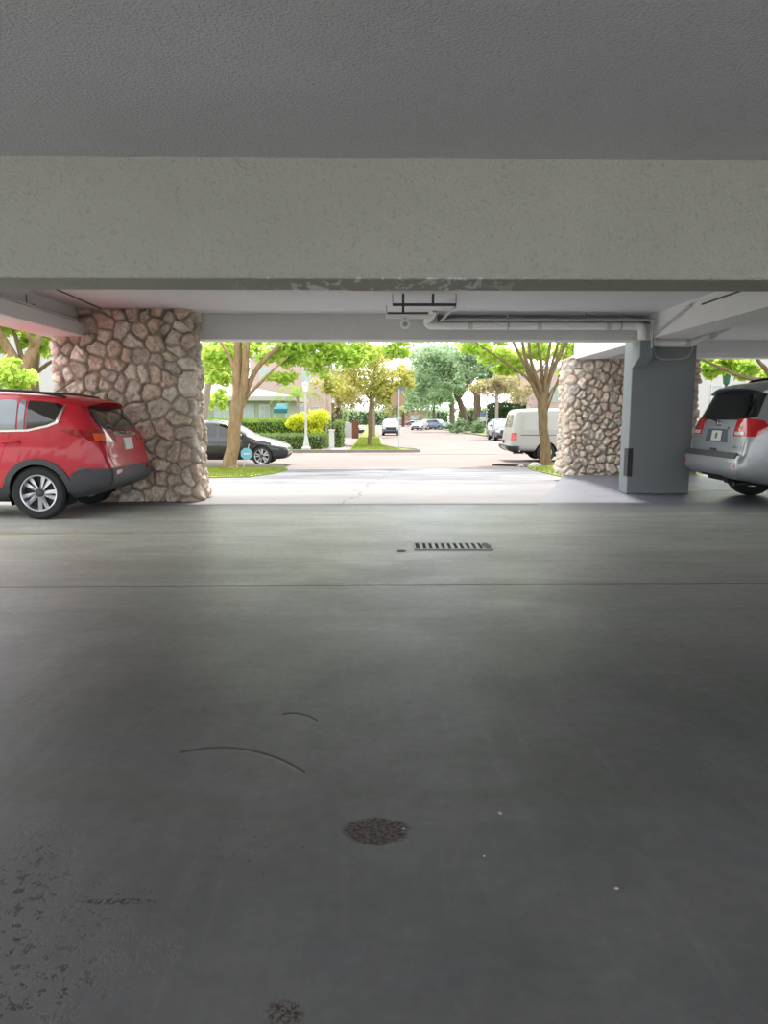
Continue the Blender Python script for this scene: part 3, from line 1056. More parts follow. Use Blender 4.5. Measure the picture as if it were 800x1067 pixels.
    def both(self, name, polys, mat, **k):
        return [self.piece(name, polys, mat, 'y', s, **k) for s in (1, -1)]

    def flare(self, ax, r1, r2, mat, off=0.02, a0=-12, a1=192, n=16, zmin=0.2):
        for s in (1, -1):
            polys = []
            for i in range(n):
                A, B = R(a0 + (a1 - a0) * i / n), R(a0 + (a1 - a0) * (i + 1) / n)
                polys.append([(ax + r * math.cos(a), max(zmin, self.wr + r * math.sin(a))) for r, a in ((r1, A), (r2, A), (r2, B), (r1, B))])
            self.piece('wheel_arch_trim', polys, mat, 'y', s, off=off, extra=[((0, s * self.W * 0.38, 0), (0, -s, 0))])

    def wheels(self, spokes=5, twin=True, rim='alloy', track=None, width=0.225, rr=None, only=None, steel=False):
        y = (track or self.W * 0.84) / 2
        wr = self.wr
        rr = rr or wr * 0.66
        for x in self.ax:
            for s in (1, -1):
                mt = Matrix.Translation((x, s * y, wr)) @ Matrix.Rotation(-s * PI / 2, 4, 'X')   # local +z points outwards
                h = width / 2
                prof = [(rr, -h * .8), (rr + .02, -h), (wr - .035, -h), (wr - .008, -h * .8), (wr, -h * .5), (wr, h * .5), (wr - .008, h * .8), (wr - .035, h), (rr + .02, h * .98), (rr, h * .8)]
                w = MB().lathe(prof, 44, mt, True).build('wheel', M['rubber'], self.root, 35)
                MB().lathe([(0, -0.02), (rr, -0.02), (rr, 0.0), (0, 0.0)], 36, mt).build('brake_disc', M['dark_metal'], w, 30)
                MB().lathe([(rr - .012, h * .45), (rr - .009, h * .86), (rr + .008, h * .9), (rr + .008, h * .7), (rr + .004, -h * .7), (rr - .012, -h * .7)], 44, mt, True).build('rim', M[rim], w, 30)
                if steel:
                    MB().lathe([(0, h * .55), (rr * .35, h * .55), (rr * .5, h * .30), (rr * .8, h * .28), (rr, h * .5), (rr, h * .4), (0, h * .1)], 36, mt).build('wheel_cover', M[rim], w, 30)
                else:
                    sp = MB()
                    for k in range(spokes):
                        a = 2 * PI * k / spokes + PI / 2 + .16
                        for da in ((-0.25, 0.25) if twin else (0,)):
                            c0, c1 = a + da * 1.0, a + da * .9
                            wd = 0.025 if twin else 0.05
                            r0, r1 = rr * .18, rr * .97
                            p = []
                            for r_, c_, w_ in ((r0, c0, wd * .75), (r1, c1, wd * 1.15)):
                                u = Vector((math.cos(c_), math.sin(c_)))
                                v_ = Vector((-u.y, u.x))
                                p += [u * r_ - v_ * w_, u * r_ + v_ * w_]
                            hz = (h * .62, h * .80)
                            q = [mt @ Vector((p[i].x, p[i].y, z)) for z in (h * .35, None) for i in range(4) for z in ([h * .35] if z is not None else [hz[0] if i < 2 else hz[1]])]
                            sp.add(q, [(0, 1, 3, 2), (4, 6, 7, 5), (0, 4, 5, 1), (1, 5, 7, 3), (3, 7, 6, 2), (2, 6, 4, 0)])
                    sp.build('spokes', M[rim], w, None, 0.004)
                    MB().lathe([(rr * .24, h * .3), (rr * .24, h * .62), (rr * .16, h * .72), (0, h * .74)], 24, mt).build('hub_cap', M['grey_plastic'], w, 30)

    def mirrors(self, x, z, mat, y=None):
        for s in (1, -1):
            yy = (y or self.hw(x, z)) * s
            mb = MB()
            mb.lathe([(0, -.10), (.045, -.10), (.075, -.06), (.085, 0.02), (.07, .09), (.03, .115), (0, .118)], 16,
                     Matrix.Translation((x, yy + s * .13, z)) @ Matrix.Rotation(PI / 2, 4, 'X') @ Matrix.Diagonal((.75, 1.05, 1.0, 1)))
            mb.tube([(x, yy - s * .03, z - .05), (x, yy + s * .06, z - .03)], .025, 8)
            mb.build('side_mirror', mat, self.root, 40)


def rnd(poly, k=2):
    """round the corners of a convex polygon"""
    P = [Vector(p) for p in poly]
    for _ in range(k):
        Q = []
        for i in range(len(P)):
            a, b = P[i], P[(i + 1) % len(P)]
            Q += [a.lerp(b, .12), a.lerp(b, .88)] if _ == 0 else [a.lerp(b, .25), a.lerp(b, .75)]
        P = Q
    return [tuple(p) for p in P]


# ------------------------------------------------------------------ red crossover at the left
def red_suv():
    top = [(2.285, .52), (2.27, .72), (2.2, .92), (2.05, 1.0), (1.6, 1.08), (1.15, 1.14), (.9, 1.22), (.5, 1.46), (.2, 1.585), (-.3, 1.655), (-.9, 1.655), (-1.45, 1.615), (-1.84, 1.55),
           (-1.96, 1.44), (-2.08, 1.26), (-2.18, 1.08), (-2.225, .95), (-2.24, .80), (-2.285, .69), (-2.285, .56)]
    bot = [(2.285, .50), (2.2, .30), (1.8, .24), (.6, .22), (-.6, .22), (-1.7, .26), (-2.1, .36), (-2.25, .43), (-2.285, .53)]
    c = Car('red_car', 'red crossover car with black bumper parked before the stone pillar', (-5.67, 10.07, 0), PI, 4.57, 1.845, 1.66, 1.06, top, bot, M['red'],
            -1.36, 1.30, .348, tum=.19, ends=(.13, .22), n_exp=6.5, arch=.385, N=90)
    # side glass
    c.both('front_window', [rnd([(.02, 1.10), (.86, 1.12), (.80, 1.20), (.35, 1.46), (.06, 1.53), (.02, 1.53)])], M['clear_glass'], off=.008)
    c.both('rear_window', [rnd([(-.80, 1.12), (-.07, 1.10), (-.07, 1.535), (-.55, 1.55), (-.78, 1.54)])], M['clear_glass'], off=.008)
    c.both('quarter_window', [rnd([(-1.12, 1.13), (-.85, 1.125), (-.85, 1.54), (-1.12, 1.535)]), rnd([(-1.22, 1.16), (-1.14, 1.13), (-1.14, 1.535), (-1.22, 1.53)], 1)], M['clear_glass'], off=.008)
    c.both('cargo_window', [[(-1.60, 1.255), (-1.50, 1.215), (-1.25, 1.17), (-1.25, 1.525), (-1.36, 1.52), (-1.62, 1.49), (-1.68, 1.46)]], M['glass'], off=.008)
    for s in (1, -1):
        c.piece('window_trim', [[(-1.27, 1.135), (.9, 1.085), (.9, 1.105), (-1.27, 1.16)], [(-1.27, 1.135), (-1.27, 1.16), (-1.51, 1.215), (-1.53, 1.19)],
                                [(-1.53, 1.19), (-1.51, 1.215), (-1.615, 1.26), (-1.65, 1.24)], [(-1.65, 1.24), (-1.615, 1.26), (-1.70, 1.47), (-1.725, 1.47)]], M['chrome'], 'y', s, off=.012)
    # doors as raised skins
    c.both('front_door', [[(-.04, .40), (.98, .40), (1.0, 1.07), (-.04, 1.09)]], M['red'], off=.004)
    c.both('rear_door', [[(-.06, .40), (-.06, 1.09), (-1.20, 1.125), (-1.16, .90), (-.86, .62), (-.78, .40)]], M['red'], off=.004)
    # handles
    for s in (1, -1):
        for x in (-1.04, .06):
            y = c.hw(x, 1.0) * .995
            mb = MB().tube(smooth_path([(x - .13, s * (y - .012), 1.005), (x - .10, s * (y + .028), 1.012), (x + .05, s * (y + .034), 1.012), (x + .10, s * (y - .012), 1.0)], 5), .016, 8)
            mb.build('door_handle', M['red'], c.root, 40)
    # lower cladding
    c.both('sill_cladding', [[(-.92, .20), (.88, .20), (.88, .42), (-.92, .42)]], M['grey_plastic'], off=.012)
    c.flare(-1.36, .37, .445, M['grey_plastic'])
    c.flare(1.30, .37, .445, M['grey_plastic'])
    # rear bumper
    b = c.piece('rear_bumper', [[(-2.5, .30), (-1.78, .30), (-1.76, .45), (-1.80, .60), (-1.93, .655), (-2.5, .655)]], M['grey_plastic'], 'y', 0, off=.022)
    for s in (1, -1):
        c.piece('bumper_lip', [[(-2.12, .645), (-1.93, .645), (-1.80, .60), (-1.79, .62), (-1.92, .675), (-2.12, .675)]], M['car_grey'], 'y', s, off=.026, parent=b)
    for s in (1, -1):
        c.piece('reflector', [[(s * .50, .575), (s * .72, .575), (s * .72, .625), (s * .50, .625)]], M['lamp_red'], 'x', 0, extra=[((-1.8, 0, 0), (1, 0, 0))], off=.030, parent=b)
    f = c.piece('front_bumper', [[(1.75, .25), (2.5, .25), (2.5, .58), (1.80, .58)]], M['grey_plastic'], 'y', 0, off=.014)
    # tailgate, rear glass, spoiler
    tg = c.piece('tailgate', [[(-.70, .70), (.70, .70), (.78, 1.05), (-.78, 1.05)]], M['red'], 'x', 0, extra=[((-1.9, 0, 0), (1, 0, 0))], off=.006)
    c.piece('rear_glass', [rnd([(-.70, 1.13), (.70, 1.13), (.64, 1.47), (-.64, 1.47)])], M['glass'], 'x', 0, extra=[((-1.8, 0, 0), (1, 0, 0))], off=.008)
    sp = MB()
    sec = [(-1.66, 1.585, 1.0), (-1.84, 1.565, 1.0), (-2.03, 1.535, .97), (-2.05, 1.515, .96), (-1.90, 1.50, .95), (-1.7, 1.53, .95)]
    ny = 17
    for j in range(ny):
        u = -1 + 2 * j / (ny - 1)
        for x, z, k in sec:
            e = abs(u) ** 6
            sp.v.append((x + .10 * u * u * (1 if x < -1.8 else .3), u * .71 * k, z - .045 * u * u - .02 * e))
    m_ = len(sec)
    for j in range(ny - 1):
        for i in range(m_):
            i2 = (i + 1) % m_
            sp.f.append((j * m_ + i, j * m_ + i2, (j + 1) * m_ + i2, (j + 1) * m_ + i))
    sp.f += [tuple(range(m_)), tuple((ny - 1) * m_ + i for i in range(m_))[::-1]]
    sp.build('spoiler', M['red'], c.root, 40)
    # lamps wrap the corner
    for s in (1, -1):
        ex = [((0, s * .42, 0), (0, -s, 0))]
        l = c.piece('tail_lamp', [[(-2.5, .985), (-2.02, .985), (-1.80, 1.09), (-1.62, 1.145), (-1.62, 1.155), (-2.5, 1.155)]], M['lamp_red'], 'y', 0, extra=ex, off=.016)
        c.piece('turn_lamp', [[(-2.30, 1.01), (-2.10, 1.01), (-2.07, 1.10), (-2.30, 1.10)]], M['lamp_orange'], 'y', 0, extra=[((0, s * .66, 0), (0, -s, 0))], off=.021, parent=l)
    c.piece('plate_garnish', [[(-.42, 1.055), (.42, 1.055), (.42, 1.11), (-.42, 1.11)]], M['chrome'], 'x', 0, extra=[((-1.9, 0, 0), (1, 0, 0))], off=.022)
    pl = c.piece('licence_plate', [[(-.155, .87), (.155, .87), (.155, 1.025), (-.155, 1.025)]], M['plate'], 'x', 0, extra=[((-1.9, 0, 0), (1, 0, 0))], off=.026)
    pl['label'] = 'pale licence plate'
    # wiper, antenna, rails
    MB().tube([(-2.205, 0, 1.10), (-2.215, .06, 1.13), (-2.145, .46, 1.19)], .010, 6).build('rear_wiper', M['black_plastic'], c.root)
    MB().tube([(-1.36, .42, 1.60), (-1.72, .42, 1.80)], .005, 6).build('antenna', M['black_plastic'], c.root)
    for s in (1, -1):
        mb = MB()
        pts = [(-1.66, .60, 1.565), (-1.56, .605, 1.60), (-1.1, .61, 1.655), (-.4, .61, 1.675), (.05, .60, 1.66), (.15, .595, 1.59)]
        mb.tube([(x, s * y, z) for x, y, z in map(tuple, smooth_path(pts, 5))], .018, 8)
        mb.build('roof_rail', M['dark_metal'], c.root, 40)
    # windscreen, headlamps
    c.piece('windscreen', [rnd([(.42, -.66), (1.0, -.74), (1.0, .74), (.42, .66)])], M['glass'], 'z', 0, extra=[((0, 0, 1.0), (0, 0, -1))], off=.006)
    for s in (1, -1):
        c.piece('headlamp', [[(1.85, .78), (2.4, .74), (2.4, .88), (1.75, .92)]], M['lamp_clear'], 'y', 0, extra=[((0, s * .45, 0), (0, -s, 0))], off=.01)
    MB().box(-1.15, 1.9, -.60, .60, .20, .34).build('underbody', M['dark'], c.root)
    c.wheels(5, True, 'alloy', track=1.60, width=.225, rr=.228)
    c.mirrors(.82, 1.12, M['red'])
red_suv()


# ------------------------------------------------------------------ silver SUV at the right
def silver_suv():
    top = [(2.605, .62), (2.59, .85), (2.52, 1.06), (2.3, 1.14), (1.6, 1.22), (1.25, 1.28), (.95, 1.45), (.6, 1.70), (.3, 1.84), (-.3, 1.90), (-1.3, 1.89), (-1.9, 1.85), (-2.18, 1.80),
           (-2.28, 1.68), (-2.40, 1.42), (-2.49, 1.22), (-2.53, 1.0), (-2.55, .78), (-2.605, .70), (-2.605, .58)]
    bot = [(2.605, .58), (2.5, .38), (2.0, .32), (.6, .30), (-.6, .30), (-1.9, .34), (-2.4, .42), (-2.55, .46), (-2.605, .55)]
    c = Car('silver_car', 'large silver SUV parked tail outwards beside the grey column', (7.88, 11.02, 0), 0, 5.21, 2.0, 1.90, 1.2, top, bot, M['silver'],
            -1.50, 1.60, .39, tum=.17, ends=(.14, .2), n_exp=6.5, arch=.43, N=90)
    g = c.piece('rear_glass', [rnd([(-.86, 1.27), (.86, 1.27), (.77, 1.71), (-.77, 1.71)], 1)], M['glass'], 'x', 0, extra=[((-2.0, 0, 0), (1, 0, 0))], off=.008)
    c.both('cargo_window', [rnd([(-2.12, 1.27), (-1.08, 1.25), (-1.08, 1.72), (-1.98, 1.72)])], M['glass'], off=.008)
    c.both('rear_window', [rnd([(-1.0, 1.25), (-.02, 1.24), (-.02, 1.74), (-1.0, 1.73)])], M['glass'], off=.008)
    c.both('front_window', [rnd([(.06, 1.24), (1.0, 1.27), (.95, 1.36), (.5, 1.68), (.06, 1.74)])], M['glass'], off=.008)
    c.both('rear_door', [[(-.9, .45), (-.02, .45), (-.02, 1.23), (-1.03, 1.24), (-1.03, .9)]], M['silver'], off=.004)
    c.both('front_door', [[(.02, .45), (1.05, .45), (1.1, 1.22), (.02, 1.23)]], M['silver'], off=.004)
    tg = c.piece('tailgate', [[(-.80, .76), (.80, .76), (.86, 1.22), (-.86, 1.22)]], M['silver'], 'x', 0, extra=[((-2.2, 0, 0), (1, 0, 0))], off=.006)
    b = c.piece('rear_bumper', [[(-2.8, .36), (-1.98, .36), (-1.96, .6), (-2.1, .74), (-2.8, .74)]], M['silver'], 'y', 0, off=.045)
    c.piece('step_pad', [[(-.78, .70), (.78, .70), (.78, .765), (-.78, .765)]], M['grey_plastic'], 'x', 0, extra=[((-2.2, 0, 0), (1, 0, 0))], off=.062, parent=b)
    c.piece('hitch_opening', [[(-.30, .34), (.30, .34), (.34, .47), (-.34, .47)]], M['dark'], 'x', 0, extra=[((-2.2, 0, 0), (1, 0, 0))], off=.052, parent=b)
    for s in (1, -1):
        k = [(s * .80 + .045 * math.cos(a), .60 + .045 * math.sin(a)) for a in [2 * PI * i / 14 for i in range(14)]]
        rf = c.piece('reflector', [k], M['chrome'], 'x', 0, extra=[((-2.0, 0, 0), (1, 0, 0))], off=.052, parent=b)
        k = [(s * .80 + .03 * math.cos(a), .60 + .03 * math.sin(a)) for a in [2 * PI * i / 14 for i in range(14)]]
        c.piece('reflector', [k], M['lamp_bright_red'], 'x', 0, extra=[((-2.0, 0, 0), (1, 0, 0))], off=.056, parent=b)
        ex = [((0, s * .52, 0), (0, -s, 0))]
        l = c.piece('tail_lamp', [[(-2.8, 1.03), (-2.42, 1.035), (-2.31, 1.10), (-2.26, 1.19), (-2.31, 1.26), (-2.42, 1.285), (-2.8, 1.285)]], M['lamp_bright_red'], 'y', 0, extra=ex, off=.018)
        c.piece('reverse_lamp', [[(s * .56, 1.05), (s * .78, 1.05), (s * .78, 1.10), (s * .56, 1.10)]], M['lamp_clear'], 'x', 0, extra=[((-2.2, 0, 0), (1, 0, 0))], off=.023, parent=l)
    # tailgate details
    rec = c.piece('plate_recess', [[(-.36, .93), (.36, .93), (.30, 1.13), (-.30, 1.13)]], M['car_grey'], 'x', 0, extra=[((-2.2, 0, 0), (1, 0, 0))], off=.009, parent=tg)
    c.piece('plate_handle', [[(-.34, 1.125), (.34, 1.125), (.33, 1.165), (-.33, 1.165)]], M['silver'], 'x', 0, extra=[((-2.2, 0, 0), (1, 0, 0))], off=.03, parent=tg)
    pl = c.piece('licence_plate', [[(-.155, .95), (.155, .95), (.155, 1.105), (-.155, 1.105)]], M['plate'], 'x', 0, extra=[((-2.2, 0, 0), (1, 0, 0))], off=.016)
    pl['label'] = 'pale licence plate'
    c.piece('plate_emblem', [[(-.03, .985), (.03, .985), (.035, 1.06), (0, 1.08), (-.035, 1.06)]], M['plate_mark'], 'x', 0, extra=[((-2.2, 0, 0), (1, 0, 0))], off=.019, parent=pl)
    # oval badge of three rings
    bd = MB()
    for cy, cz, rx, rz_ in ((0, 1.205, .075, .05), (0, 1.205, .028, .048), (0, 1.225, .05, .02)):
        pts = []
        for i in range(25):
            a = 2 * PI * i / 24
            pts.append((-2.515, cy + rx * math.cos(a), cz + rz_ * math.sin(a)))
        bd.tube(pts, .007, 6, False)
    bd.build('oval_badge', M['chrome'], tg, 40)
    bm_ = MB()
    for i, (w_, h_) in enumerate(((.02, .03), (.025, .03), (.02, .03), (.025, .03), (.03, .03))):
        bm_.box(-2.566, -2.556, -.60 - i * .036 - w_ / 2, -.60 - i * .036 + w_ / 2, .86, .86 + h_)
    bm_.build('model_badge', M['chrome'], tg)
    bm_ = MB()
    for i in range(4):
        bm_.box(-2.568, -2.558, .10 - i * .05, .135 - i * .05, .80, .835)
    bm_.build('model_badge', M['iron'], tg)
    # roof spoiler
    sp = MB()
    sec = [(-1.95, 1.845), (-2.15, 1.82), (-2.36, 1.775), (-2.39, 1.745), (-2.30, 1.72), (-2.1, 1.76)]
    ny = 17
    for j in range(ny):
        u = -1 + 2 * j / (ny - 1)
        for x, z in sec:
            sp.v.append((x + .10 * u * u * (1 if x < -2.1 else .2), u * .80, z - .05 * u * u - .03 * abs(u) ** 6))
    m_ = len(sec)
    for j in range(ny - 1):
        for i in range(m_):
            i2 = (i + 1) % m_
            sp.f.append((j * m_ + i, j * m_ + i2, (j + 1) * m_ + i2, (j + 1) * m_ + i))
    sp.f += [tuple(range(m_)), tuple((ny - 1) * m_ + i for i in range(m_))[::-1]]
    sp.build('spoiler', M['silver'], c.root, 40)
    wp = MB().tube([(-2.505, .06, 1.235), (-2.53, .10, 1.26), (-2.47, .55, 1.33)], .012, 6)
    wp.lathe([(0, 0), (.03, 0), (.025, .03), (0, .035)], 12, Matrix.Translation((-2.49, .06, 1.235)) @ Matrix.Rotation(-PI / 2, 4, 'Y'))
    wp.build('rear_wiper', M['black_plastic'], c.root)
    for s in (1, -1):
        pts = [(-1.75, .66, 1.83), (-1.65, .665, 1.89), (-1.2, .67, 1.94), (0, .67, 1.955), (.2, .66, 1.86)]
        MB().tube([(x, s * y, z) for x, y, z in map(tuple, smooth_path(pts, 5))], .022, 8).build('roof_rail', M['black_plastic'], c.root, 40)
    for s in (1, -1):
        for x in (-.92, .12):
            y = c.hw(x, 1.1) * .995
            MB().tube(smooth_path([(x - .13, s * (y - .012), 1.10), (x - .10, s * (y + .03), 1.105), (x + .08, s * (y + .034), 1.105), (x + .12, s * (y - .012), 1.10)], 5), .018, 8).build('door_handle', M['chrome'], c.root, 40)
    c.flare(-1.50, .43, .50, M['silver'], off=.02, zmin=.33)
    c.flare(1.60, .43, .50, M['silver'], off=.02, zmin=.33)
    c.piece('windscreen', [rnd([(.58, -.72), (1.2, -.80), (1.2, .80), (.58, .72)])], M['glass'], 'z', 0, extra=[((0, 0, 1.1), (0, 0, -1))], off=.006)
    MB().tube(smooth_path([(-2.0, -.50, .34), (-2.3, -.52, .33), (-2.5, -.54, .32)], 3), .035, 12).build('exhaust_pipe', M['dark_metal'], c.root, 40)
    ub = MB().box(-2.2, 2.1, -.62, .62, .30, .44)
    ub.tube([(-1.5, -.6, .36), (-1.5, .6, .36)], .06, 10)
    ub.box(-2.48, -2.1, -.32, .32, .34, .42)
    ub.build('underbody', M['dark'], c.root)
    c.wheels(5, True, 'alloy', track=1.72, width=.265, rr=.24)
    c.mirrors(1.0, 1.28, M['silver'])
silver_suv()


# ------------------------------------------------------------------ black crossover in the street
def black_car():
    top = [(2.375, .50), (2.35, .62), (2.22, .74), (1.9, .87), (1.45, .99), (1.05, 1.11), (.6, 1.38), (.15, 1.57), (-.3, 1.62), (-.9, 1.58), (-1.5, 1.44), (-2.0, 1.24), (-2.25, 1.14), (-2.33, .98), (-2.375, .70), (-2.375, .55)]
    bot = [(2.375, .46), (2.25, .27), (1.8, .21), (.5, .19), (-.6, .19), (-1.8, .24), (-2.2, .34), (-2.375, .50)]
    gz = ground(25.6)
    c = Car('black_car', 'glossy black car parked in the street behind the forked tree', (-5.38, 26.15, gz), 0, 4.75, 1.92, 1.62, .98, top, bot, M['black'],
            -1.44, 1.45, .355, tum=.22, ends=(.14, .26), n_exp=5.0, arch=.385)
    c.both('front_window', [rnd([(-.05, 1.02), (.95, 1.06), (.85, 1.16), (.35, 1.42), (-.05, 1.51)])], M['glass'], off=.006)
    c.both('rear_window', [rnd([(-1.55, 1.14), (-1.1, 1.06), (-.12, 1.02), (-.12, 1.51), (-.8, 1.49), (-1.3, 1.36)])], M['glass'], off=.006)
    c.both('front_door', [[(-.08, .35), (.95, .35), (1.08, .95), (-.08, .98)]], M['black'], off=.004)
    c.both('rear_door', [[(-.12, .35), (-.12, .98), (-1.1, 1.0), (-1.0, .75), (-.85, .35)]], M['black'], off=.004)
    c.piece('windscreen', [rnd([(.45, -.62), (1.25, -.80), (1.25, .80), (.45, .62)])], M['clear_glass'], 'z', 0, extra=[((0, 0, .9), (0, 0, -1))], off=.006)
    for s in (1, -1):
        c.piece('headlamp', [[(1.80, .74), (2.4, .64), (2.4, .72), (2.0, .83), (1.75, .86)]], M['lamp_clear'], 'y', 0, extra=[((0, s * .42, 0), (0, -s, 0))], off=.008)
    c.piece('front_grille', [[(2.0, .26), (2.5, .26), (2.5, .42), (2.0, .42)]], M['black_plastic'], 'y', 0, off=.01)
    c.wheels(5, True, 'alloy', track=1.68, width=.24, rr=.25)
    c.mirrors(.75, 1.06, M['black'])
black_car()


# ------------------------------------------------------------------ white panel van
def white_van():
    top = [(2.75, .60), (2.74, .85), (2.68, 1.02), (2.4, 1.12), (2.05, 1.22), (1.75, 1.42), (1.35, 1.84), (1.1, 1.98), (.6, 2.05), (-.8, 2.07), (-2.1, 2.05), (-2.44, 1.99),
           (-2.52, 1.88), (-2.60, 1.50), (-2.66, 1.15), (-2.70, .80), (-2.75, .60)]
    bot = [(2.75, .55), (2.6, .36), (2.0, .33), (.5, .32), (-1.0, .34), (-2.3, .42), (-2.6, .46), (-2.75, .55)]
    y = 28.6
    c = Car('white_van', 'white panel van parked in the street behind the many-stemmed tree', (8.05, y, ground(27.7)), 0, 5.5, 2.0, 2.07, 1.15, top, bot, M['white'],
            -1.30, 2.0, .37, tum=.13, ends=(.08, .2), n_exp=8.0, arch=.42, cat='van')
    b = c.piece('rear_bumper', [[(-2.9, .40), (-2.35, .40), (-2.35, .62), (-2.9, .62)]], M['car_grey'], 'y', 0, off=.07)
    b['label'] = 'grey steel bumper with black corner'
    for s in (1, -1):
        c.piece('bumper_end', [[(-2.9, .40), (-2.42, .40), (-2.42, .60), (-2.9, .60)]], M['black_plastic'], 'y', 0, extra=[((0, s * .62, 0), (0, -s, 0))], off=.085, parent=b)
        c.piece('tail_lamp', [[(-2.68, .84), (-2.46, .84), (-2.46, 1.12), (-2.64, 1.12)]], M['lamp_bright_red'], 'y', 0, extra=[((0, s * .7, 0), (0, -s, 0))], off=.012)
    for s in (1, -1):
        c.piece('rear_window', [rnd([(s * .06, 1.32), (s * .76, 1.32), (s * .72, 1.82), (s * .06, 1.82)])], M['clear_glass'], 'x', 0, extra=[((-2.2, 0, 0), (1, 0, 0))], off=.008)
        c.piece('rear_door', [[(s * .015, .64), (s * .84, .64), (s * .82, 1.94), (s * .015, 1.94)]], M['white'], 'x', 0, extra=[((-2.2, 0, 0), (1, 0, 0))], off=.004)
    c.piece('side_door', [[(-.45, .42), (.75, .42), (.75, 1.86), (-.45, 1.86)]], M['white'], 'y', -1, off=.008)
    c.piece('side_panel', [[(-2.25, 1.22), (-.55, 1.22), (-.55, 1.86), (-2.2, 1.86)]], M['white'], 'y', -1, off=.008)
    c.both('front_window', [rnd([(.95, 1.22), (1.75, 1.22), (1.4, 1.72), (.95, 1.80)])], M['glass'], off=.006)
    c.piece('rub_strip', [[(-2.3, 1.02), (.7, 1.02), (.7, 1.05), (-2.3, 1.05)]], M['car_grey'], 'y', -1, off=.014)
    c.piece('windscreen', [rnd([(1.35, -.75), (2.05, -.85), (2.05, .85), (1.35, .75)])], M['glass'], 'z', 0, extra=[((0, 0, 1.1), (0, 0, -1))], off=.006)
    pl = MB().box(-2.76, -2.74, .18, .46, .70, .82).build('licence_plate', M['dark'], c.root)
    MB().box(-2.0, 2.2, -.55, .55, .30, .42).tube([(-2.5, -.5, .33), (-2.1, -.5, .33)], .04, 10).build('underbody', M['dark'], c.root)
    c.wheels(0, False, 'alloy', track=1.70, width=.235, rr=.22, steel=True)
    c.mirrors(1.6, 1.3, M['black_plastic'])
white_van()


# ------------------------------------------------------------------ cars far down the street
def far_car(name, label, x, y, rz, kind, mat, group=None):
    if kind == 'suv':
        L, W, H = 4.7, 1.88, 1.72
        top = [(2.35, .55), (2.33, .8), (2.2, .98), (1.4, 1.08), (1.1, 1.16), (.5, 1.52), (.1, 1.68), (-.6, 1.72), (-1.6, 1.68), (-2.0, 1.62), (-2.2, 1.3), (-2.3, 1.0), (-2.35, .6)]
    else:
        L, W, H = 4.6, 1.8, 1.45
        top = [(2.3, .5), (2.28, .68), (2.1, .82), (1.4, .93), (1.0, 1.0), (.5, 1.28), (.1, 1.42), (-.5, 1.45), (-1.0, 1.36), (-1.6, 1.12), (-2.1, 1.05), (-2.28, .85), (-2.3, .55)]
    h = L / 2
    bot = [(h, .48), (h - .15, .28), (h - .6, .22), (0, .21), (-h + .6, .24), (-h + .15, .34), (-h, .5)]
    c = Car(name, label, (x, y, ground(y)), rz, L, W, H, H * .62, top, bot, M[mat], -1.38, 1.38, .34, tum=.2, ends=(.12, .2), n_exp=5.5, N=48)
    bz = H * .66
    c.both('side_window', [rnd([(-1.1 if kind != 'suv' else -1.8, bz), (.85, bz + .02), (.3, H - .16), (-.7 if kind != 'suv' else -1.7, H - .16)])], M['glass'], off=.008)
    c.piece('windscreen', [rnd([(.25, -W * .36), (1.0, -W * .40), (1.0, W * .40), (.25, W * .36)])], M['clear_glass'], 'z', 0, extra=[((0, 0, bz - .05), (0, 0, -1))], off=.008)
    c.piece('rear_glass', [rnd([(-W * .36, bz + .03), (W * .36, bz + .03), (W * .33, H - .14), (-W * .33, H - .14)])], M['glass'], 'x', 0, extra=[((-1.0, 0, 0), (1, 0, 0))], off=.008)
    c.piece('grille', [[(-.5, H * .34), (.5, H * .34), (.55, H * .46), (-.55, H * .46)]], M['black_plastic'], 'x', 0, extra=[((1.5, 0, 0), (-1, 0, 0))], off=.01)
    c.piece('front_bumper', [[(-.8, .24), (.8, .24), (.8, H * .28), (-.8, H * .28)]], M['grey_plastic'], 'x', 0, extra=[((1.5, 0, 0), (-1, 0, 0))], off=.012)
    for s in (1, -1):
        c.piece('headlamp', [[(s * .58, H * .40), (s * .86, H * .40), (s * .86, H * .50), (s * .56, H * .47)]], M['lamp_clear'], 'x', 0, extra=[((1.2, 0, 0), (-1, 0, 0))], off=.012)
        c.piece('tail_lamp', [[(s * .60, H * .48), (s * .88, H * .48), (s * .88, H * .58), (s * .60, H * .58)]], M['lamp_bright_red'], 'x', 0, extra=[((-1.2, 0, 0), (1, 0, 0))], off=.012)
    c.wheels(5, False, 'alloy', width=.22)
    c.mirrors(.8, bz + .05, M[mat])

far_car('grey_car', 'blue grey SUV facing the camera on the left side of the far street', at(407, 450, 76).x, 76, R(-90), 'suv', 'car_blue')
far_car('white_car', 'small white car in the middle of the far street', at(437, 445, 112).x, 112, R(-110), 'sedan', 'car_white')
far_car('white_car', 'white SUV just behind the small white car far down the street', at(444.5, 440, 126).x, 126, R(-90), 'suv', 'car_white')
far_car('grey_car', 'blue grey SUV parked side on at the right of the small white car', at(456, 440, 118).x, 118, R(-50), 'suv', 'car_blue')
far_car('grey_car', 'grey car peeking out behind the rear of the white van', at(523, 452, 57).x, 57, R(-90), 'suv', 'car_grey')
far_car('dark_car', 'dark car over the white wall at the end of the hedges', at(357, 437, 76).x, 76, R(0), 'sedan', 'black')
far_car('dark_car', 'dark vehicle crossing at the very end of the street', at(431, 436, 190).x - 0, 190, R(0), 'sedan', 'car_grey')

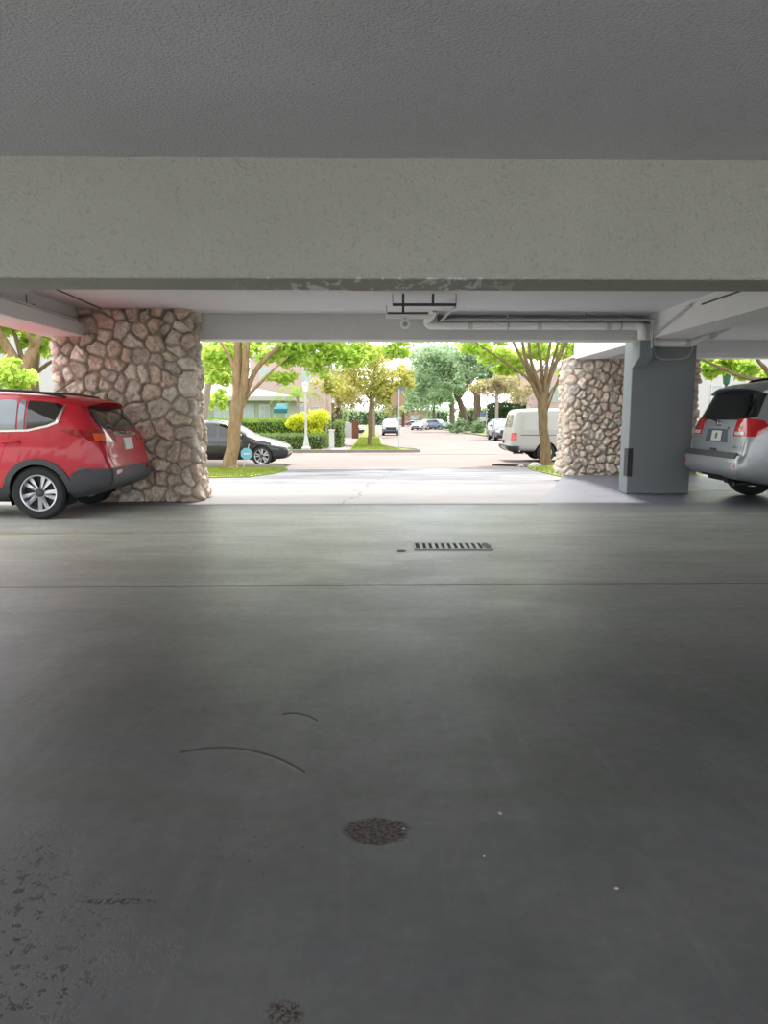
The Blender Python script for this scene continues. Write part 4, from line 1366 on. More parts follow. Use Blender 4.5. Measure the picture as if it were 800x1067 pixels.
# ================================================================== plants
def leaf_quads(cent, size, flat=0.0, rng=RNG):
    """a folded leaf (one quad) with random attitude at every centre"""
    n = len(cent)
    a = rng.normal(size=(n, 3))
    a /= np.linalg.norm(a, axis=1)[:, None]
    b = rng.normal(size=(n, 3))
    b[:, 2] *= (1 - flat)
    a[:, 2] *= (1 - flat)
    a /= np.linalg.norm(a, axis=1)[:, None]
    b -= a * (a * b).sum(1)[:, None]
    b /= np.linalg.norm(b, axis=1)[:, None] + 1e-9
    s = size * rng.uniform(.6, 1.35, n)[:, None]
    V = np.empty((n, 4, 3))
    V[:, 0] = cent - a * s
    V[:, 1] = cent + b * s * .5
    V[:, 2] = cent + a * s
    V[:, 3] = cent - b * s * .5
    return V.reshape(-1, 3)


def blob_points(c, r, n, rng=RNG, lumps=9):
    """points in a lumpy ellipsoid: sub-clumps near its skin"""
    d = rng.normal(size=(lumps, 3))
    d /= np.linalg.norm(d, axis=1)[:, None]
    lc = d * rng.uniform(.35, .85, (lumps, 1))
    k = rng.integers(0, lumps, n)
    p = rng.normal(size=(n, 3))
    p /= np.linalg.norm(p, axis=1)[:, None]
    p = lc[k] + p * (rng.uniform(0, 1, (n, 1)) ** .5) * rng.uniform(.28, .5, (lumps, 1))[k]
    return np.array(c) + p * np.array(r)


def px_blob(px, py, Y, rx, ry, ryy=None):
    """ellipsoid of foliage given by where it shows and how wide"""
    c = at(px, py, Y)
    k = Y / FPX
    return (tuple(c), (rx * k, ryy if ryy else (rx + ry) * .5 * k, ry * k))


def make_tree(name, label, stems, blobs, bark, leaf, size, n, group=None, cat='tree', branch_label=None):
    """stems: list of lists of (x, y, z, r) starting on the ground; blobs: [(centre, radii, weight)]"""
    base = stems[0][0]
    root = thing(name, label, cat, (base[0], base[1], base[2]), 0, group)
    o = Vector(base[:3])
    for i, st in enumerate(stems):
        P = smooth_path(st, 6)
        mb = MB()
        mb.tube([(p[0] - o.x + noise.noise(Vector((p[2] * 1.7, i, 0))) * p[3] * .25, p[1] - o.y, p[2] - o.z) for p in P], [max(.006, p[3]) for p in P], 12 if i == 0 else 9)
        mb.build('trunk' if i == 0 else 'branch', bark, root, 0)
    if blobs:
        W = np.array([b[2] if len(b) > 2 else b[1][0] * b[1][2] for b in blobs])
        W = W / W.sum()
        pts = [blob_points(b[0], b[1], max(8, int(n * w)), lumps=max(5, int(10 + 30 * w))) for b, w in zip(blobs, W)]
        V = leaf_quads(np.concatenate(pts), size, .2) - np.array(o)
        quads_mesh('foliage', V, 4, leaf, root)
    return root


def S(*pts):
    """stem from (px, py, Y, r)"""
    return [tuple(at(a, b, Y)) + (r,) for a, b, Y, r in pts]


def rooted(st, up=0.25):
    """let the first point of a stem flare and stand in the ground"""
    x, y, z, r = st[0]
    g = ground(y) - .03
    return [(x, y, g, r * 1.35), (x, y, g + up, r)] + [p for p in st[1:]]

# ------------------------------------------------------------------ left forked tree before the black car
Y = 23.6
st = [rooted(S((240, 482, Y, .23), (245, 445, Y, .21), (247, 420, Y, .19), (247.5, 388, Y, .15), (248, 358, Y, .13), (250, 320, Y, .11), (246, 270, Y, .08), (240, 220, Y, .03)))]
st.append(S((248, 428, Y, .12), (253, 410, Y - .1, .13), (255.5, 387, Y - .2, .12), (257, 355, Y - .3, .10), (262, 300, Y - .5, .07), (268, 240, Y - .6, .03)))
st.append(S((251, 424, Y, .10), (256, 414, Y, .09), (261, 396, Y, .085), (270, 381, Y, .08), (284, 367, Y, .07), (300, 352, Y + .2, .06), (325, 320, Y + .4, .045), (360, 280, Y + .6, .02)))
st.append(S((254, 417, Y, .06), (262, 408, Y - .2, .055), (271, 399, Y - .4, .05), (285, 385, Y - .5, .03), (300, 372, Y - .6, .018)))
st.append(S((247, 392, Y, .07), (238, 370, Y + .5, .06), (226, 350, Y + 1, .045), (205, 320, Y + 1.4, .02)))
st.append(S((300, 352, Y + .2, .04), (330, 347, Y + .6, .035), (365, 352, Y + .8, .02), (395, 366, Y + 1, .008)))
bl = [px_blob(232, 368, Y + 1.2, 22, 20) + (1.0,), px_blob(290, 372, Y + .4, 26, 16) + (1.0,), px_blob(322, 370, Y + .6, 34, 22) + (2.0,), px_blob(360, 372, Y + .9, 34, 22) + (1.8,),
      px_blob(396, 366, Y + 1.2, 34, 16) + (1.1,), px_blob(292, 394, Y, 20, 9) + (.5,), px_blob(345, 350, Y + .5, 60, 22) + (2.2,), px_blob(228, 400, Y + 1.5, 16, 14) + (.5,),
      px_blob(300, 315, Y, 90, 30) + (1.0,), px_blob(230, 305, Y, 60, 35) + (.7,), px_blob(340, 255, Y, 90, 35) + (.8,), px_blob(425, 350, Y + 1, 22, 12) + (.5,), px_blob(268, 360, Y + .6, 24, 12) + (.6,)]
make_tree('street_tree', 'forked tan trunked tree in the grass before the black car', st, bl, M['bark'], M['leaf_lime'], .115, 9000)

# a slimmer tree behind it
Y = 30.0
st = [rooted(S((208, 470, Y, .16), (212, 440, Y, .15), (216, 408, Y, .13), (221, 385, Y, .12), (226, 362, Y, .10), (233, 320, Y, .06), (240, 280, Y, .02))),
      S((217, 404, Y, .07), (222, 396, Y + .3, .05), (238, 392, Y + .5, .03), (250, 384, Y + .7, .015))]
bl = [px_blob(222, 375, Y, 22, 20) + (1,), px_blob(250, 350, Y, 45, 25) + (1.3,), px_blob(228, 418, Y + 3, 12, 12) + (.3,)]
make_tree('street_tree', 'slim leaning tree half hidden by the edge of the left stone pillar', st, bl, M['bark_pale'], M['leaf_lime'], .11, 3500)

# ------------------------------------------------------------------ many-stemmed tree at the right before the van
Y = 25.0
g0 = S((569, 481, Y, .20), (567, 455, Y, .165), (565.5, 434, Y, .165), (565, 418, Y, .16), (565, 404, Y, .11), (564.5, 392, Y, .07), (563.5, 377, Y, .05), (560, 356, Y, .04), (554, 300, Y, .02))
st = [rooted(g0, .2)]
def lim(*p):
    return S(*[(a, b, Y + dy, r) for a, b, dy, r in p])
st += [lim((564, 424, 0, .08), (558, 406, -.1, .07), (548, 393, -.2, .05), (531, 381, -.3, .035), (509, 366, -.5, .028), (485, 350, -.7, .012)),
       lim((564, 420, 0, .09), (558.5, 409, .1, .08), (546, 379, .3, .055), (535, 357, .5, .045), (515, 310, .8, .015)),
       lim((564, 418, 0, .09), (559, 399, 0, .08), (548, 375, 0, .06), (544, 356, 0, .05), (532, 300, .1, .015)),
       lim((564, 418, 0, .08), (562, 402, -.2, .075), (553.5, 378, -.4, .055), (551, 356, -.6, .045), (545, 300, -.8, .015)),
       lim((566, 418, 0, .08), (567.7, 399, -.1, .075), (570.5, 376, -.2, .055), (573.5, 356, -.3, .045), (582, 300, -.4, .015)),
       lim((567, 420, 0, .10), (570, 403, 0, .09), (579, 378, 0, .075), (590, 356, 0, .06), (612, 310, .1, .02)),
       lim((568, 424, 0, .06), (573, 410, .2, .05), (580.5, 398, .4, .035), (587, 374, .6, .025), (598, 350, .8, .012)),
       lim((567, 421, 0, .08), (571, 402, .3, .07), (575, 380, .5, .05), (582, 356, .6, .04), (595, 310, .8, .015)),
       lim((553, 390, -.2, .03), (562, 386, -.3, .028), (568, 378, -.4, .02), (571, 366, -.5, .012)),
       lim((569, 430, 0, .04), (577, 408, -.2, .03), (584, 396, -.3, .02), (592, 386, -.4, .012))]
bl = [px_blob(522, 372, Y + 1.5, 32, 13) + (1.2,), px_blob(556, 366, Y + 2, 30, 12) + (.9,), px_blob(535, 384, Y + 2.2, 24, 10) + (.7,), px_blob(592, 366, Y + 1.5, 22, 20) + (.8,),
      px_blob(500, 360, Y + 1, 28, 10) + (.7,), px_blob(550, 325, Y, 80, 20) + (.8,), px_blob(570, 285, Y, 90, 30) + (.9,), px_blob(590, 395, Y + 2, 12, 14) + (.3,)]
make_tree('street_tree', 'tree with many spreading stems standing before the white van', st, bl, M['bark_brown'], M['leaf_lime'], .115, 5200)

# ------------------------------------------------------------------ young yellow tree on the far verge
Y = 43.5
st = [rooted(S((385, 464, Y, .13), (385.5, 440, Y, .12), (386, 420, Y, .11), (387, 405, Y, .08), (390, 385, Y, .05), (396, 360, Y, .02)), .15),
      S((386, 417, Y, .06), (378, 405, Y, .05), (366, 392, Y, .03), (352, 380, Y, .012)), S((386.5, 412, Y, .06), (396, 400, Y + .3, .05), (408, 390, Y + .5, .03), (424, 384, Y + .6, .012))]
bl = [px_blob(360, 400, Y, 24, 18) + (1,), px_blob(392, 396, Y, 30, 22) + (1.6,), px_blob(420, 396, Y + .5, 18, 16) + (.9,), px_blob(385, 374, Y, 34, 14) + (1,), px_blob(340, 398, Y + .5, 14, 16) + (.5,), px_blob(404, 412, Y, 18, 10) + (.5,)]
make_tree('street_tree', 'young yellow leaved tree on the verge left of the far street', st, bl, M['bark_brown'], M['leaf_yellow'], .13, 5200)
Y = 66
st = [rooted(S((389.5, 455, Y, .17), (389, 435, Y, .15), (388.5, 415, Y, .12), (390, 392, Y, .06)), .15)]
bl = [px_blob(372, 412, Y, 24, 14) + (1,), px_blob(398, 410, Y, 18, 16) + (1,), px_blob(356, 412, Y - 3, 12, 12) + (.6,), px_blob(410, 424, Y + 4, 12, 9) + (.4,)]
make_tree('street_tree', 'second verge tree just behind the young yellow tree', st, bl, M['bark_pale'], M['leaf_pink'], .17, 2600)

# ------------------------------------------------------------------ big oaks at the right of the far street
Y = 96
st = [rooted(S((487, 442, Y, .45), (481, 424, Y, .40), (477, 415, Y, .35), (472, 405, Y, .28), (462, 392, Y, .18), (448, 378, Y, .06)), .3),
      S((477, 416, Y, .3), (484, 406, Y, .25), (490, 394, Y, .15), (494, 378, Y, .05))]
bl = [px_blob(450, 392, Y, 28, 20) + (1.2,), px_blob(478, 385, Y, 30, 22) + (1.6,), px_blob(455, 372, Y, 34, 14) + (1.0,), px_blob(438, 404, Y, 14, 12) + (.5,), px_blob(468, 406, Y - 2, 22, 8) + (.5,)]
make_tree('oak_tree', 'big oak with leaning dark trunk right of the far street', st, bl, M['bark_dark'], M['leaf_oak'], .26, 6500)
Y = 88
st = [rooted(S((496.5, 444, Y, .5), (497, 425, Y, .45), (497, 410, Y, .4), (500, 395, Y, .25), (506, 375, Y, .08)), .3), S((497, 413, Y, .3), (490, 403, Y, .22), (484, 390, Y, .1))]
bl = [px_blob(506, 386, Y, 30, 20) + (1.3,), px_blob(492, 370, Y, 30, 14) + (1,), px_blob(520, 398, Y, 20, 12) + (.7,)]
make_tree('oak_tree', 'big oak with upright thick trunk behind the blue and white sign', st, bl, M['bark_dark'], M['leaf_oak'], .26, 4200)
Y = 118
st = [rooted(S((471, 445, Y, .45), (471, 428, Y, .42), (470, 415, Y, .35), (466, 400, Y, .15)), .3)]
bl = [px_blob(444, 412, Y, 20, 12) + (1,), px_blob(462, 412, Y, 16, 10) + (.8,), px_blob(430, 398, Y, 14, 22) + (.9,)]
make_tree('oak_tree', 'straight dark trunked oak farthest down the street on the right', st, bl, M['bark_dark'], M['leaf_oak'], .3, 3000)

# pinkish tree on the right verge, thin bare branches
Y = 60
st = [rooted(S((517.5, 449, Y, .16), (517.5, 430, Y, .14), (517.5, 416, Y, .13), (516, 404, Y, .07), (508, 396, Y, .04), (494, 396, Y, .02)), .2),
      S((517.5, 416, Y, .08), (510, 408, Y, .05), (500, 403, Y, .02)), S((517.5, 414, Y, .08), (524, 404, Y, .05), (534, 398, Y, .02)), S((517.5, 412, Y, .07), (520, 400, Y, .04), (518, 390, Y, .015)),
      S((517.5, 418, Y, .05), (523, 412, Y, .03), (528, 414, Y, .015))]
bl = [px_blob(503, 404, Y, 16, 9) + (.7,), px_blob(526, 400, Y, 18, 10) + (1,), px_blob(545, 408, Y + 1, 16, 14) + (1.0,), px_blob(515, 396, Y, 16, 6) + (.5,)]
make_tree('street_tree', 'pale pinkish tree with straight light trunk left of the white van', st, bl, M['bark_pale'], M['leaf_pink'], .14, 2600)

# trees left of the building, behind the red car
Y = 22.0
st = [rooted(S((22, 430, Y, .30), (21, 405, Y, .28), (19, 390, Y, .25), (12, 372, Y, .18), (5, 358, Y, .14), (-4, 340, Y, .12), (-14, 310, Y, .05)), .25),
      S((20, 395, Y, .2), (27, 380, Y, .17), (33, 368, Y, .15), (39, 355, Y, .12), (44, 335, Y, .10), (50, 300, Y, .04)),
      S((24, 383, Y, .1), (22, 370, Y + .5, .08), (16, 350, Y + .8, .06), (10, 325, Y + 1, .03)),
      S((35, 364, Y, .07), (31, 352, Y - .4, .05), (24, 342, Y - .6, .03))]
bl = [px_blob(8, 340, Y + 1, 26, 14) + (1,), px_blob(38, 352, Y + 1.2, 20, 18) + (1,), px_blob(50, 340, Y + 1, 22, 20) + (1,), px_blob(-20, 360, Y, 30, 30) + (1,), px_blob(20, 310, Y, 60, 30) + (1.6,), px_blob(2, 360, Y + 1.5, 12, 10) + (.3,)]
make_tree('garden_tree', 'thick trunked tree seen over the roof of the red car, left', st, bl, M['bark'], M['leaf_lime'], .10, 8000)
Y = 24.5
st = [rooted(S((37, 430, Y, .16), (36, 405, Y, .15), (35.5, 390, Y, .14), (38, 375, Y, .10), (40, 350, Y, .08), (42, 320, Y, .03)), .2),
      S((36, 390, Y, .08), (42, 385, Y, .07), (50, 379, Y, .06), (58, 374, Y, .03))]
bl = [px_blob(52, 362, Y + 1, 16, 12) + (1,), px_blob(40, 338, Y, 24, 14) + (1,)]
make_tree('garden_tree', 'thin dark branched tree beside the left stone pillar', st, bl, M['bark_brown'], M['leaf_lime'], .10, 2200)

# tree seen through the far right opening
Y = 23.0
b0 = at(800, 452, Y)
st = [rooted(S((842, 470, Y, .16), (836, 430, Y, .15), (822, 408, Y, .13), (806, 398, Y, .10), (778, 394, Y, .06), (755, 385, Y, .05), (732, 375, Y, .045), (712, 362, Y, .02))),
      S((822, 408, Y, .12), (805, 393, Y + .4, .09), (797, 384, Y + .5, .08), (789, 375, Y + .6, .05), (780, 360, Y + .8, .02)), S((830, 420, Y, .10), (850, 380, Y, .08), (860, 330, Y, .04))]
bl = [px_blob(752, 378, Y + 1.5, 24, 10) + (1,), px_blob(776, 386, Y + 1.2, 18, 12) + (.8,), px_blob(736, 386, Y + 1.5, 10, 10) + (.4,), px_blob(800, 396, Y + 2, 12, 10) + (.4,), px_blob(770, 345, Y, 60, 25) + (1.2,), px_blob(850, 340, Y, 50, 40) + (1.0,)]
make_tree('garden_tree', 'leafy tree with long diagonal branch behind the silver car', st, bl, M['bark_brown'], M['leaf_lime'], .11, 6000)


# ------------------------------------------------------------------ hedges and shrubs
def leafy_box(name, label, x0, x1, y0, y1, z0, z1, leaf, size, n, round_=.25, group=None):
    root = thing(name, label, 'hedge', ((x0 + x1) / 2, (y0 + y1) / 2, z0), 0, group)
    a, b, h = (x1 - x0) / 2, (y1 - y0) / 2, (z1 - z0)
    rng = RNG
    core = MB()
    core.box(-a * .93, a * .93, -b * .86, b * .86, 0, h * .93)
    core.build('twigs', M['hedge_core'], root, None, min(a, b, h) * .2, 3)
    areas = np.array([2 * a * h, 2 * a * h, 2 * b * h, 2 * b * h, 4 * a * b])
    k = rng.choice(5, n, p=areas / areas.sum())
    u, v = rng.uniform(-1, 1, n), rng.uniform(0, 1, n)
    P = np.zeros((n, 3))
    for i, (fx, fy) in enumerate(((0, -1), (0, 1), (-1, 0), (1, 0))):
        m = k == i
        P[m, 0] = (u[m] * a) if fx == 0 else fx * a
        P[m, 1] = (u[m] * b) if fy == 0 else fy * b
        P[m, 2] = v[m] * h
    m = k == 4
    P[m, 0], P[m, 1], P[m, 2] = u[m] * a, (v[m] * 2 - 1) * b, h
    P += rng.normal(size=P.shape) * size * .55
    P[:, 2] = np.abs(P[:, 2])
    quads_mesh('leaves', leaf_quads(P, size), 4, leaf, root)
    return root


def shrub(name, label, c, r, leaf, size, n, group=None):
    """loose bush standing on the ground under c"""
    g = ground(c[1])
    root = thing(name, label, 'shrub', (c[0], c[1], g), 0, group)
    o = np.array((c[0], c[1], g))
    mb = MB()
    rr = random.Random(n)
    for i in range(7):
        a = 2 * PI * i / 7
        e = Vector((math.cos(a) * r[0] * .5, math.sin(a) * r[1] * .5, (c[2] - g) + r[2] * .2))
        mb.tube([(0, 0, -.02), e * .5 + Vector((0, 0, .05)), e], [.03, .02, .008], 6)
    mb.build('stems', M['bark_brown'], root, 0)
    P = blob_points(c, r, n, lumps=14)
    P[:, 2] = np.maximum(P[:, 2], g + .05)
    quads_mesh('leaves', leaf_quads(P, size) - o, 4, leaf, root)
    return root


g38 = ground(38)
hx = lambda px, Y: at(px, 440, Y).x
leafy_box('hedge', 'low clipped hedge at the street corner behind the lamp post', -9.5, hx(340, 37.8), 37.4, 38.6, ground(38), ground(38) + .85, M['leaf_hedge'], .06, 5200)
leafy_box('hedge', 'taller dark hedge running behind the yellow shrub', -9.5, hx(343, 41), 40.6, 41.8, ground(41), ground(41) + 1.62, M['leaf_hedge_bright'], .07, 6500)
leafy_box('hedge', 'short hedge end standing right of the white gate post', hx(349.5, 40), hx(356, 40), 39.2, 42.5, ground(40), ground(40) + 1.55, M['leaf_hedge'], .06, 2600)
shrub('shrub', 'bright yellow shrub before the tall dark hedge', tuple(at(318, 441, 39.6)), (1.35, .7, .95), M['leaf_croton'], .10, 2600)
leafy_box('hedge', 'dark hedge behind the rear of the white van', hx(512, 64), hx(545, 64), 63, 66, ground(64), ground(64) + 3.0, M['leaf_dark'], .13, 3500)
shrub('shrub', 'low green shrub at the foot of the oaks', tuple(at(476, 444, 84)), (1.25, 1.0, .9), M['leaf_oak'], .16, 1400)
shrub('shrub', 'green shrub between the oaks and the blue and white sign', tuple(at(497, 444, 82)), (1.15, 1.0, .85), M['leaf_oak'], .16, 1400)
shrub('shrub', 'round green bush at the left edge over the red car roof', tuple(at(8, 391, 19)), (.75, .7, .45), M['leaf_lime'], .07, 2200)

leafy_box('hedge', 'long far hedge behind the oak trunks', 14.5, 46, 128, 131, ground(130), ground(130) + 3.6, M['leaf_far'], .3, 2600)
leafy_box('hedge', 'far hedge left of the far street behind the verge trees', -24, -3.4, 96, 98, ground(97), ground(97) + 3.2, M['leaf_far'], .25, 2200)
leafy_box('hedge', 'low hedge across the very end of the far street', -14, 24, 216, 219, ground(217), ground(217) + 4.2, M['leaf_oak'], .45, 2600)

# palm by the pink building
pc = at(310, 414, 44.3)
pt = thing('palm_tree', 'small palm with drooping fronds before the pink building', 'palm', (pc.x, 44.3, ground(44.3) + .1))
hgt = pc.z - ground(44.3) - .1
MB().tube([(0, 0, -.03), (.05, 0, hgt * .5), (0, 0, hgt)], [.13, .10, .09], 10).build('trunk', M['bark_pale'], pt, 0)
for i in range(13):
    a = 2 * PI * i / 13 + .2
    up = .7 if i % 2 else .25
    fr = smooth_path([(0, 0, hgt), (math.cos(a) * .6, math.sin(a) * .6, hgt + up), (math.cos(a) * 1.25, math.sin(a) * 1.25, hgt + up * .6), (math.cos(a) * 1.75, math.sin(a) * 1.75, hgt - .35)], 6)
    mb = MB()
    for j in range(len(fr) - 1):
        p, q = Vector(fr[j]), Vector(fr[j + 1])
        d = (q - p).normalized()
        sd = d.cross(Vector((0, 0, 1))).normalized()
        w = .34 * math.sin(PI * min(1, (j + 2) / (len(fr) + 1)))
        for s in (1, -1):
            for m_ in range(2):
                b0 = p.lerp(q, m_ / 2)
                b1 = p.lerp(q, m_ / 2 + .3)
                mb.add([b0, b1, b1 + sd * s * w + d * .12 + Vector((0, 0, -.12))], [(0, 1, 2)])
    mb.build('frond', M['leaf_hedge_bright'], pt)


# ------------------------------------------------------------------ verges, lawns, sidewalk, kerbs
def patch(name, poly, dz, mat, label, skirt=.15, kind='structure'):
    mb = MB()
    n = len(poly)
    vs = [(x, y, ground(y) + dz) for x, y in poly] + [(x, y, ground(y) + dz - skirt) for x, y in poly]
    mb.add(vs, [tuple(range(n))] + [(i, (i + 1) % n, n + (i + 1) % n, n + i) for i in range(n)])
    o = mb.build(name, mat)
    return tag(o, label, None, None, kind)


def poly_in(px, py, poly):
    c = False
    j = len(poly) - 1
    for i in range(len(poly)):
        xi, yi = poly[i]
        xj, yj = poly[j]
        if (yi > py) != (yj > py) and px < (xj - xi) * (py - yi) / (yj - yi) + xi:
            c = not c
        j = i
    return c


def grass(poly, n, h, label, dz=.0):
    rng = RNG
    xs, ys = [p[0] for p in poly], [p[1] for p in poly]
    V = []
    while len(V) < n * 3:
        x, y = rng.uniform(min(xs), max(xs)), rng.uniform(min(ys), max(ys))
        if not poly_in(x, y, poly):
            continue
        a = rng.uniform(0, 2 * PI)
        w, hh = .012 + .004 * h / .06, h * rng.uniform(.5, 1.3)
        z = ground(y) + dz
        dx, dy = math.cos(a) * w, math.sin(a) * w
        lx, ly = rng.normal() * hh * .4, rng.normal() * hh * .4
        V += [(x - dx, y - dy, z), (x + dx, y + dy, z), (x + lx, y + ly, z + hh)]
    o = quads_mesh('grass', np.array(V), 3, M['grass'])
    return tag(o, label, None, None, 'stuff')

def gpt(px, py, dz=0.0):
    """point of the ground seen at a pixel"""
    Y_ = 15.0
    for _ in range(60):
        d = at(px, py, 1.0) - CAM
        z = ground(Y_) + dz
        Y_ = .5 * Y_ + .5 * (z - CAM.z) / d.z
    return (CAM.x + d.x * Y_, Y_)

lp = [(-9.5, 17.6), gpt(214, 498), gpt(260, 497), gpt(285, 493.5), gpt(300, 489.5), gpt(296, 487.5), (-3.4, 23.9), (-9.5, 23.9)]
patch('lawn', lp, .02, M['turf'], 'small lawn under the forked tree', .1)
grass(lp, 9000, .06, 'short grass on the lawn under the forked tree', .02)
soilp = [(-9.5, 22.6), gpt(214, 487), gpt(262, 486.2), gpt(285, 486.5), (-3.5, 24.15), (-9.5, 24.15)]
patch('soil', soilp, .03, M['soil'], 'bare soil around the forked tree', .1)
rp = [gpt(548, 486), gpt(556, 490), gpt(572, 494), gpt(590, 498), (9.5, 17.0), (9.5, 23.4), gpt(600, 484.5), gpt(570, 484.5)]
patch('lawn', rp, .02, M['turf'], 'small lawn under the many-stemmed tree', .1)
grass(rp, 6000, .06, 'short grass on the lawn under the many-stemmed tree', .02)
soilr = [gpt(520, 483.3), gpt(548, 486.5), gpt(575, 486.5), gpt(600, 487), (9.8, 25.6), (4.3, 25.6)]
patch('soil', soilr, .03, M['soil'], 'bare soil around the many-stemmed tree', .1)

# far side of the cross street
KX = .62
vg = [(-1.25, 35.9), (1.9, 35.9), (2.35, 36.3), (2.3, 37.2), (1.3, 39), (KX, 42.5), (KX, 150), (-1.25, 150)]
patch('verge', vg, .10, M['turf'], 'grass verge between the sidewalk and the far street', .3)
grass([(-1.1, 36.4), (1.5, 36.4), (.9, 40), (.5, 43), (.5, 60), (-1.1, 60)], 5000, .09, 'grass on the verge of the far street', .10)
kb = MB()
def kerb_line(pts, w=.16, h=.14):
    mb = MB()
    L = []
    for i, p in enumerate(pts):
        a, b = Vector(pts[max(0, i - 1)]), Vector(pts[min(len(pts) - 1, i + 1)])
        t = (b - a).normalized()
        nn = Vector((-t.y, t.x))
        p = Vector(p)
        g = ground(p.y)
        L.append([(p.x, p.y, g - .2), (p.x, p.y, g + h), (p.x + nn.x * w, p.y + nn.y * w, g + h), (p.x + nn.x * w, p.y + nn.y * w, g - .2)])
    vs = [q for r in L for q in r]
    fs = [(0, 1, 2, 3), tuple(4 * (len(L) - 1) + i for i in range(4))[::-1]]
    for i in range(len(L) - 1):
        for k in range(3):
            fs.append((4 * i + k, 4 * i + 4 + k, 4 * i + 5 + k, 4 * i + k + 1))
    return mb.add(vs, fs)
struct(kerb_line([(-30, 35.75), (-10, 35.75), (-1.25, 35.75), (1.9, 35.75), (2.4, 36.1), (2.45, 37.0), (1.45, 38.9), (KX + .1, 42.5), (KX + .1, 150)]).build('kerb', M['kerb']), 'concrete kerb on the left side of the far street')
struct(kerb_line([(11.0, 150), (11.0, 100), (11.0, 46), (11.6, 40), (14, 36.5), (18, 35.75), (60, 35.75)]).build('kerb', M['kerb']), 'concrete kerb on the right side of the far street')
struct(kerb_line([(-30, 24.2), (-10, 24.2), (-3.6, 24.2), (-3.0, 23.8)], .14, .10).build('kerb', M['kerb']), 'kerb of the near lawn on the left')
sw = [(-2.65, 35.9), (-1.25, 35.9), (-1.25, 150), (-2.65, 150)]
patch('sidewalk', sw, .12, M['sidewalk'], 'pinkish sidewalk running along the far street', .3)
patch('garden', [(-60, 35.9), (-2.65, 35.9), (-2.65, 150), (-60, 150)], .10, M['turf'], 'lawn before the houses on the left', .3)
patch('garden', [(11.15, 36), (14, 36.8), (60, 36), (60, 150), (11.15, 150)], .10, M['turf'], 'lawn of the houses on the right', .3)
rmp = MB()
a, b = gpt(363, 471, .12), gpt(378, 471, .12)
o = MB().box(-.42, .42, -.35, .35, 0, .02)
for i in range(6):
    for j in range(4):
        o.lathe([(0, .02), (.028, .02), (.02, .032), (0, .033)], 8, Matrix.Translation((-.33 + i * .13, -.22 + j * .15, 0)))
o = o.build('tactile_paving', M['trim_white'])
o.location = (-1.75, 36.5, ground(36.5) + .121)
struct(o, 'white tactile ramp pad at the near end of the sidewalk')


# ------------------------------------------------------------------ street furniture
def street_lamp(px, py, Y, top_py, label, mats=('trim_white', 'lantern_glass')):
    p = at(px, py, Y)
    g = ground(Y) + (.1 if Y > 36 else 0)
    h = at(px, top_py, Y).z - g
    t = thing('street_lamp', label, 'street lamp', (p.x, Y, g))
    MB().lathe([(0, 0), (.24, 0), (.24, .10), (.17, .16), (.13, .40), (.09, .62), (.085, .66), (.06, .70), (0, .70)], 16).build('base', M[mats[0]], t, 30)
    MB().lathe([(0, .6), (.065, .6), (.055, h * .5), (.045, h - .55), (.08, h - .52), (.08, h - .48), (0, h - .48)], 14).build('pole', M[mats[0]], t, 30)
    l = MB().lathe([(0, h - .48), (.10, h - .48), (.16, h - .18), (.15, h - .14), (0, h - .14)], 8).build('lantern', M[mats[1]], t, 20)
    MB().lathe([(0, h - .14), (.19, h - .14), (.20, h - .11), (.10, h - .03), (.03, h), (.02, h + .06), (0, h + .06)], 8).build('cap', M[mats[0]], l, 20)
    return t
street_lamp(319, 470, 36.9, 398, 'white street lamp with lantern standing at the hedge corner')

def green_lantern():
    Y = 27.0
    p, tp = at(752, 470, Y), at(752, 386, Y)
    g = ground(Y)
    h = tp.z - g
    t = thing('street_lamp', 'dark green lantern lamp beyond the silver car', 'street lamp', (p.x, Y, g))
    MB().lathe([(0, 0), (.18, 0), (.16, .3), (.06, .5), (.05, h - .55), (.09, h - .5), (0, h - .5)], 14).build('pole', M['lantern_green'], t, 30)
    l = MB().lathe([(0, h - .5), (.12, h - .5), (.16, h - .12), (0, h - .12)], 6).build('lantern', M['lantern_green'], t, 20)
    MB().lathe([(0, h - .12), (.22, h - .12), (.10, h), (.03, h + .03), (.02, h + .2), (0, h + .2)], 6).build('cap', M['lantern_green'], l, 20)
green_lantern()

# stop sign seen from behind
Y = 37.6
p = at(415.5, 468, Y)
g = ground(Y) + .1
t = thing('stop_sign', 'back of an octagonal street sign on a pole at the far corner', 'sign', (p.x, Y, g))
zc = at(413, 416, Y).z - g
MB().tube([(0, 0, -.1), (0, 0, zc + .55)], .03, 10).build('pole', M['conduit'], t, 40)
oc = [(.40 * math.cos(PI / 8 + k * PI / 4), .40 * math.sin(PI / 8 + k * PI / 4)) for k in range(8)]
MB().prism(oc, .035, .05, Matrix.Translation((-.06, 0, zc)) @ Matrix.Rotation(-PI / 2, 4, 'X')).build('octagon_plate', M['sign_back'], t)
MB().box(-.10, .34, .033, .045, zc + .44, zc + .62).box(-.03, .03, -.02, .04, zc + .40, zc + .62).build('name_plate', M['car_grey'], t)

# blue and white sign on white post
Y = 74
p = at(506.5, 452, Y)
g = ground(Y) + .1
t = thing('sign_post', 'slim white post with blue and white board before the oaks', 'sign', (p.x, Y, g))
z0, z1, z2, zt = (at(506, v, Y).z - g for v in (439, 434, 429, 420))
MB().tube([(0, 0, -.1), (0, 0, zt)], .06, 10).build('post', M['trim_white'], t, 40)
MB().box(-.65, .45, .05, .12, z0, z1).build('white_board', M['trim_white'], t)
MB().box(-.65, .45, .05, .12, z1, z2).build('blue_board', M['car_blue'], t)
MB().lathe([(0, zt), (.09, zt), (.11, zt + .25), (0, zt + .32)], 10).build('cap', M['trim_white'], t, 30)

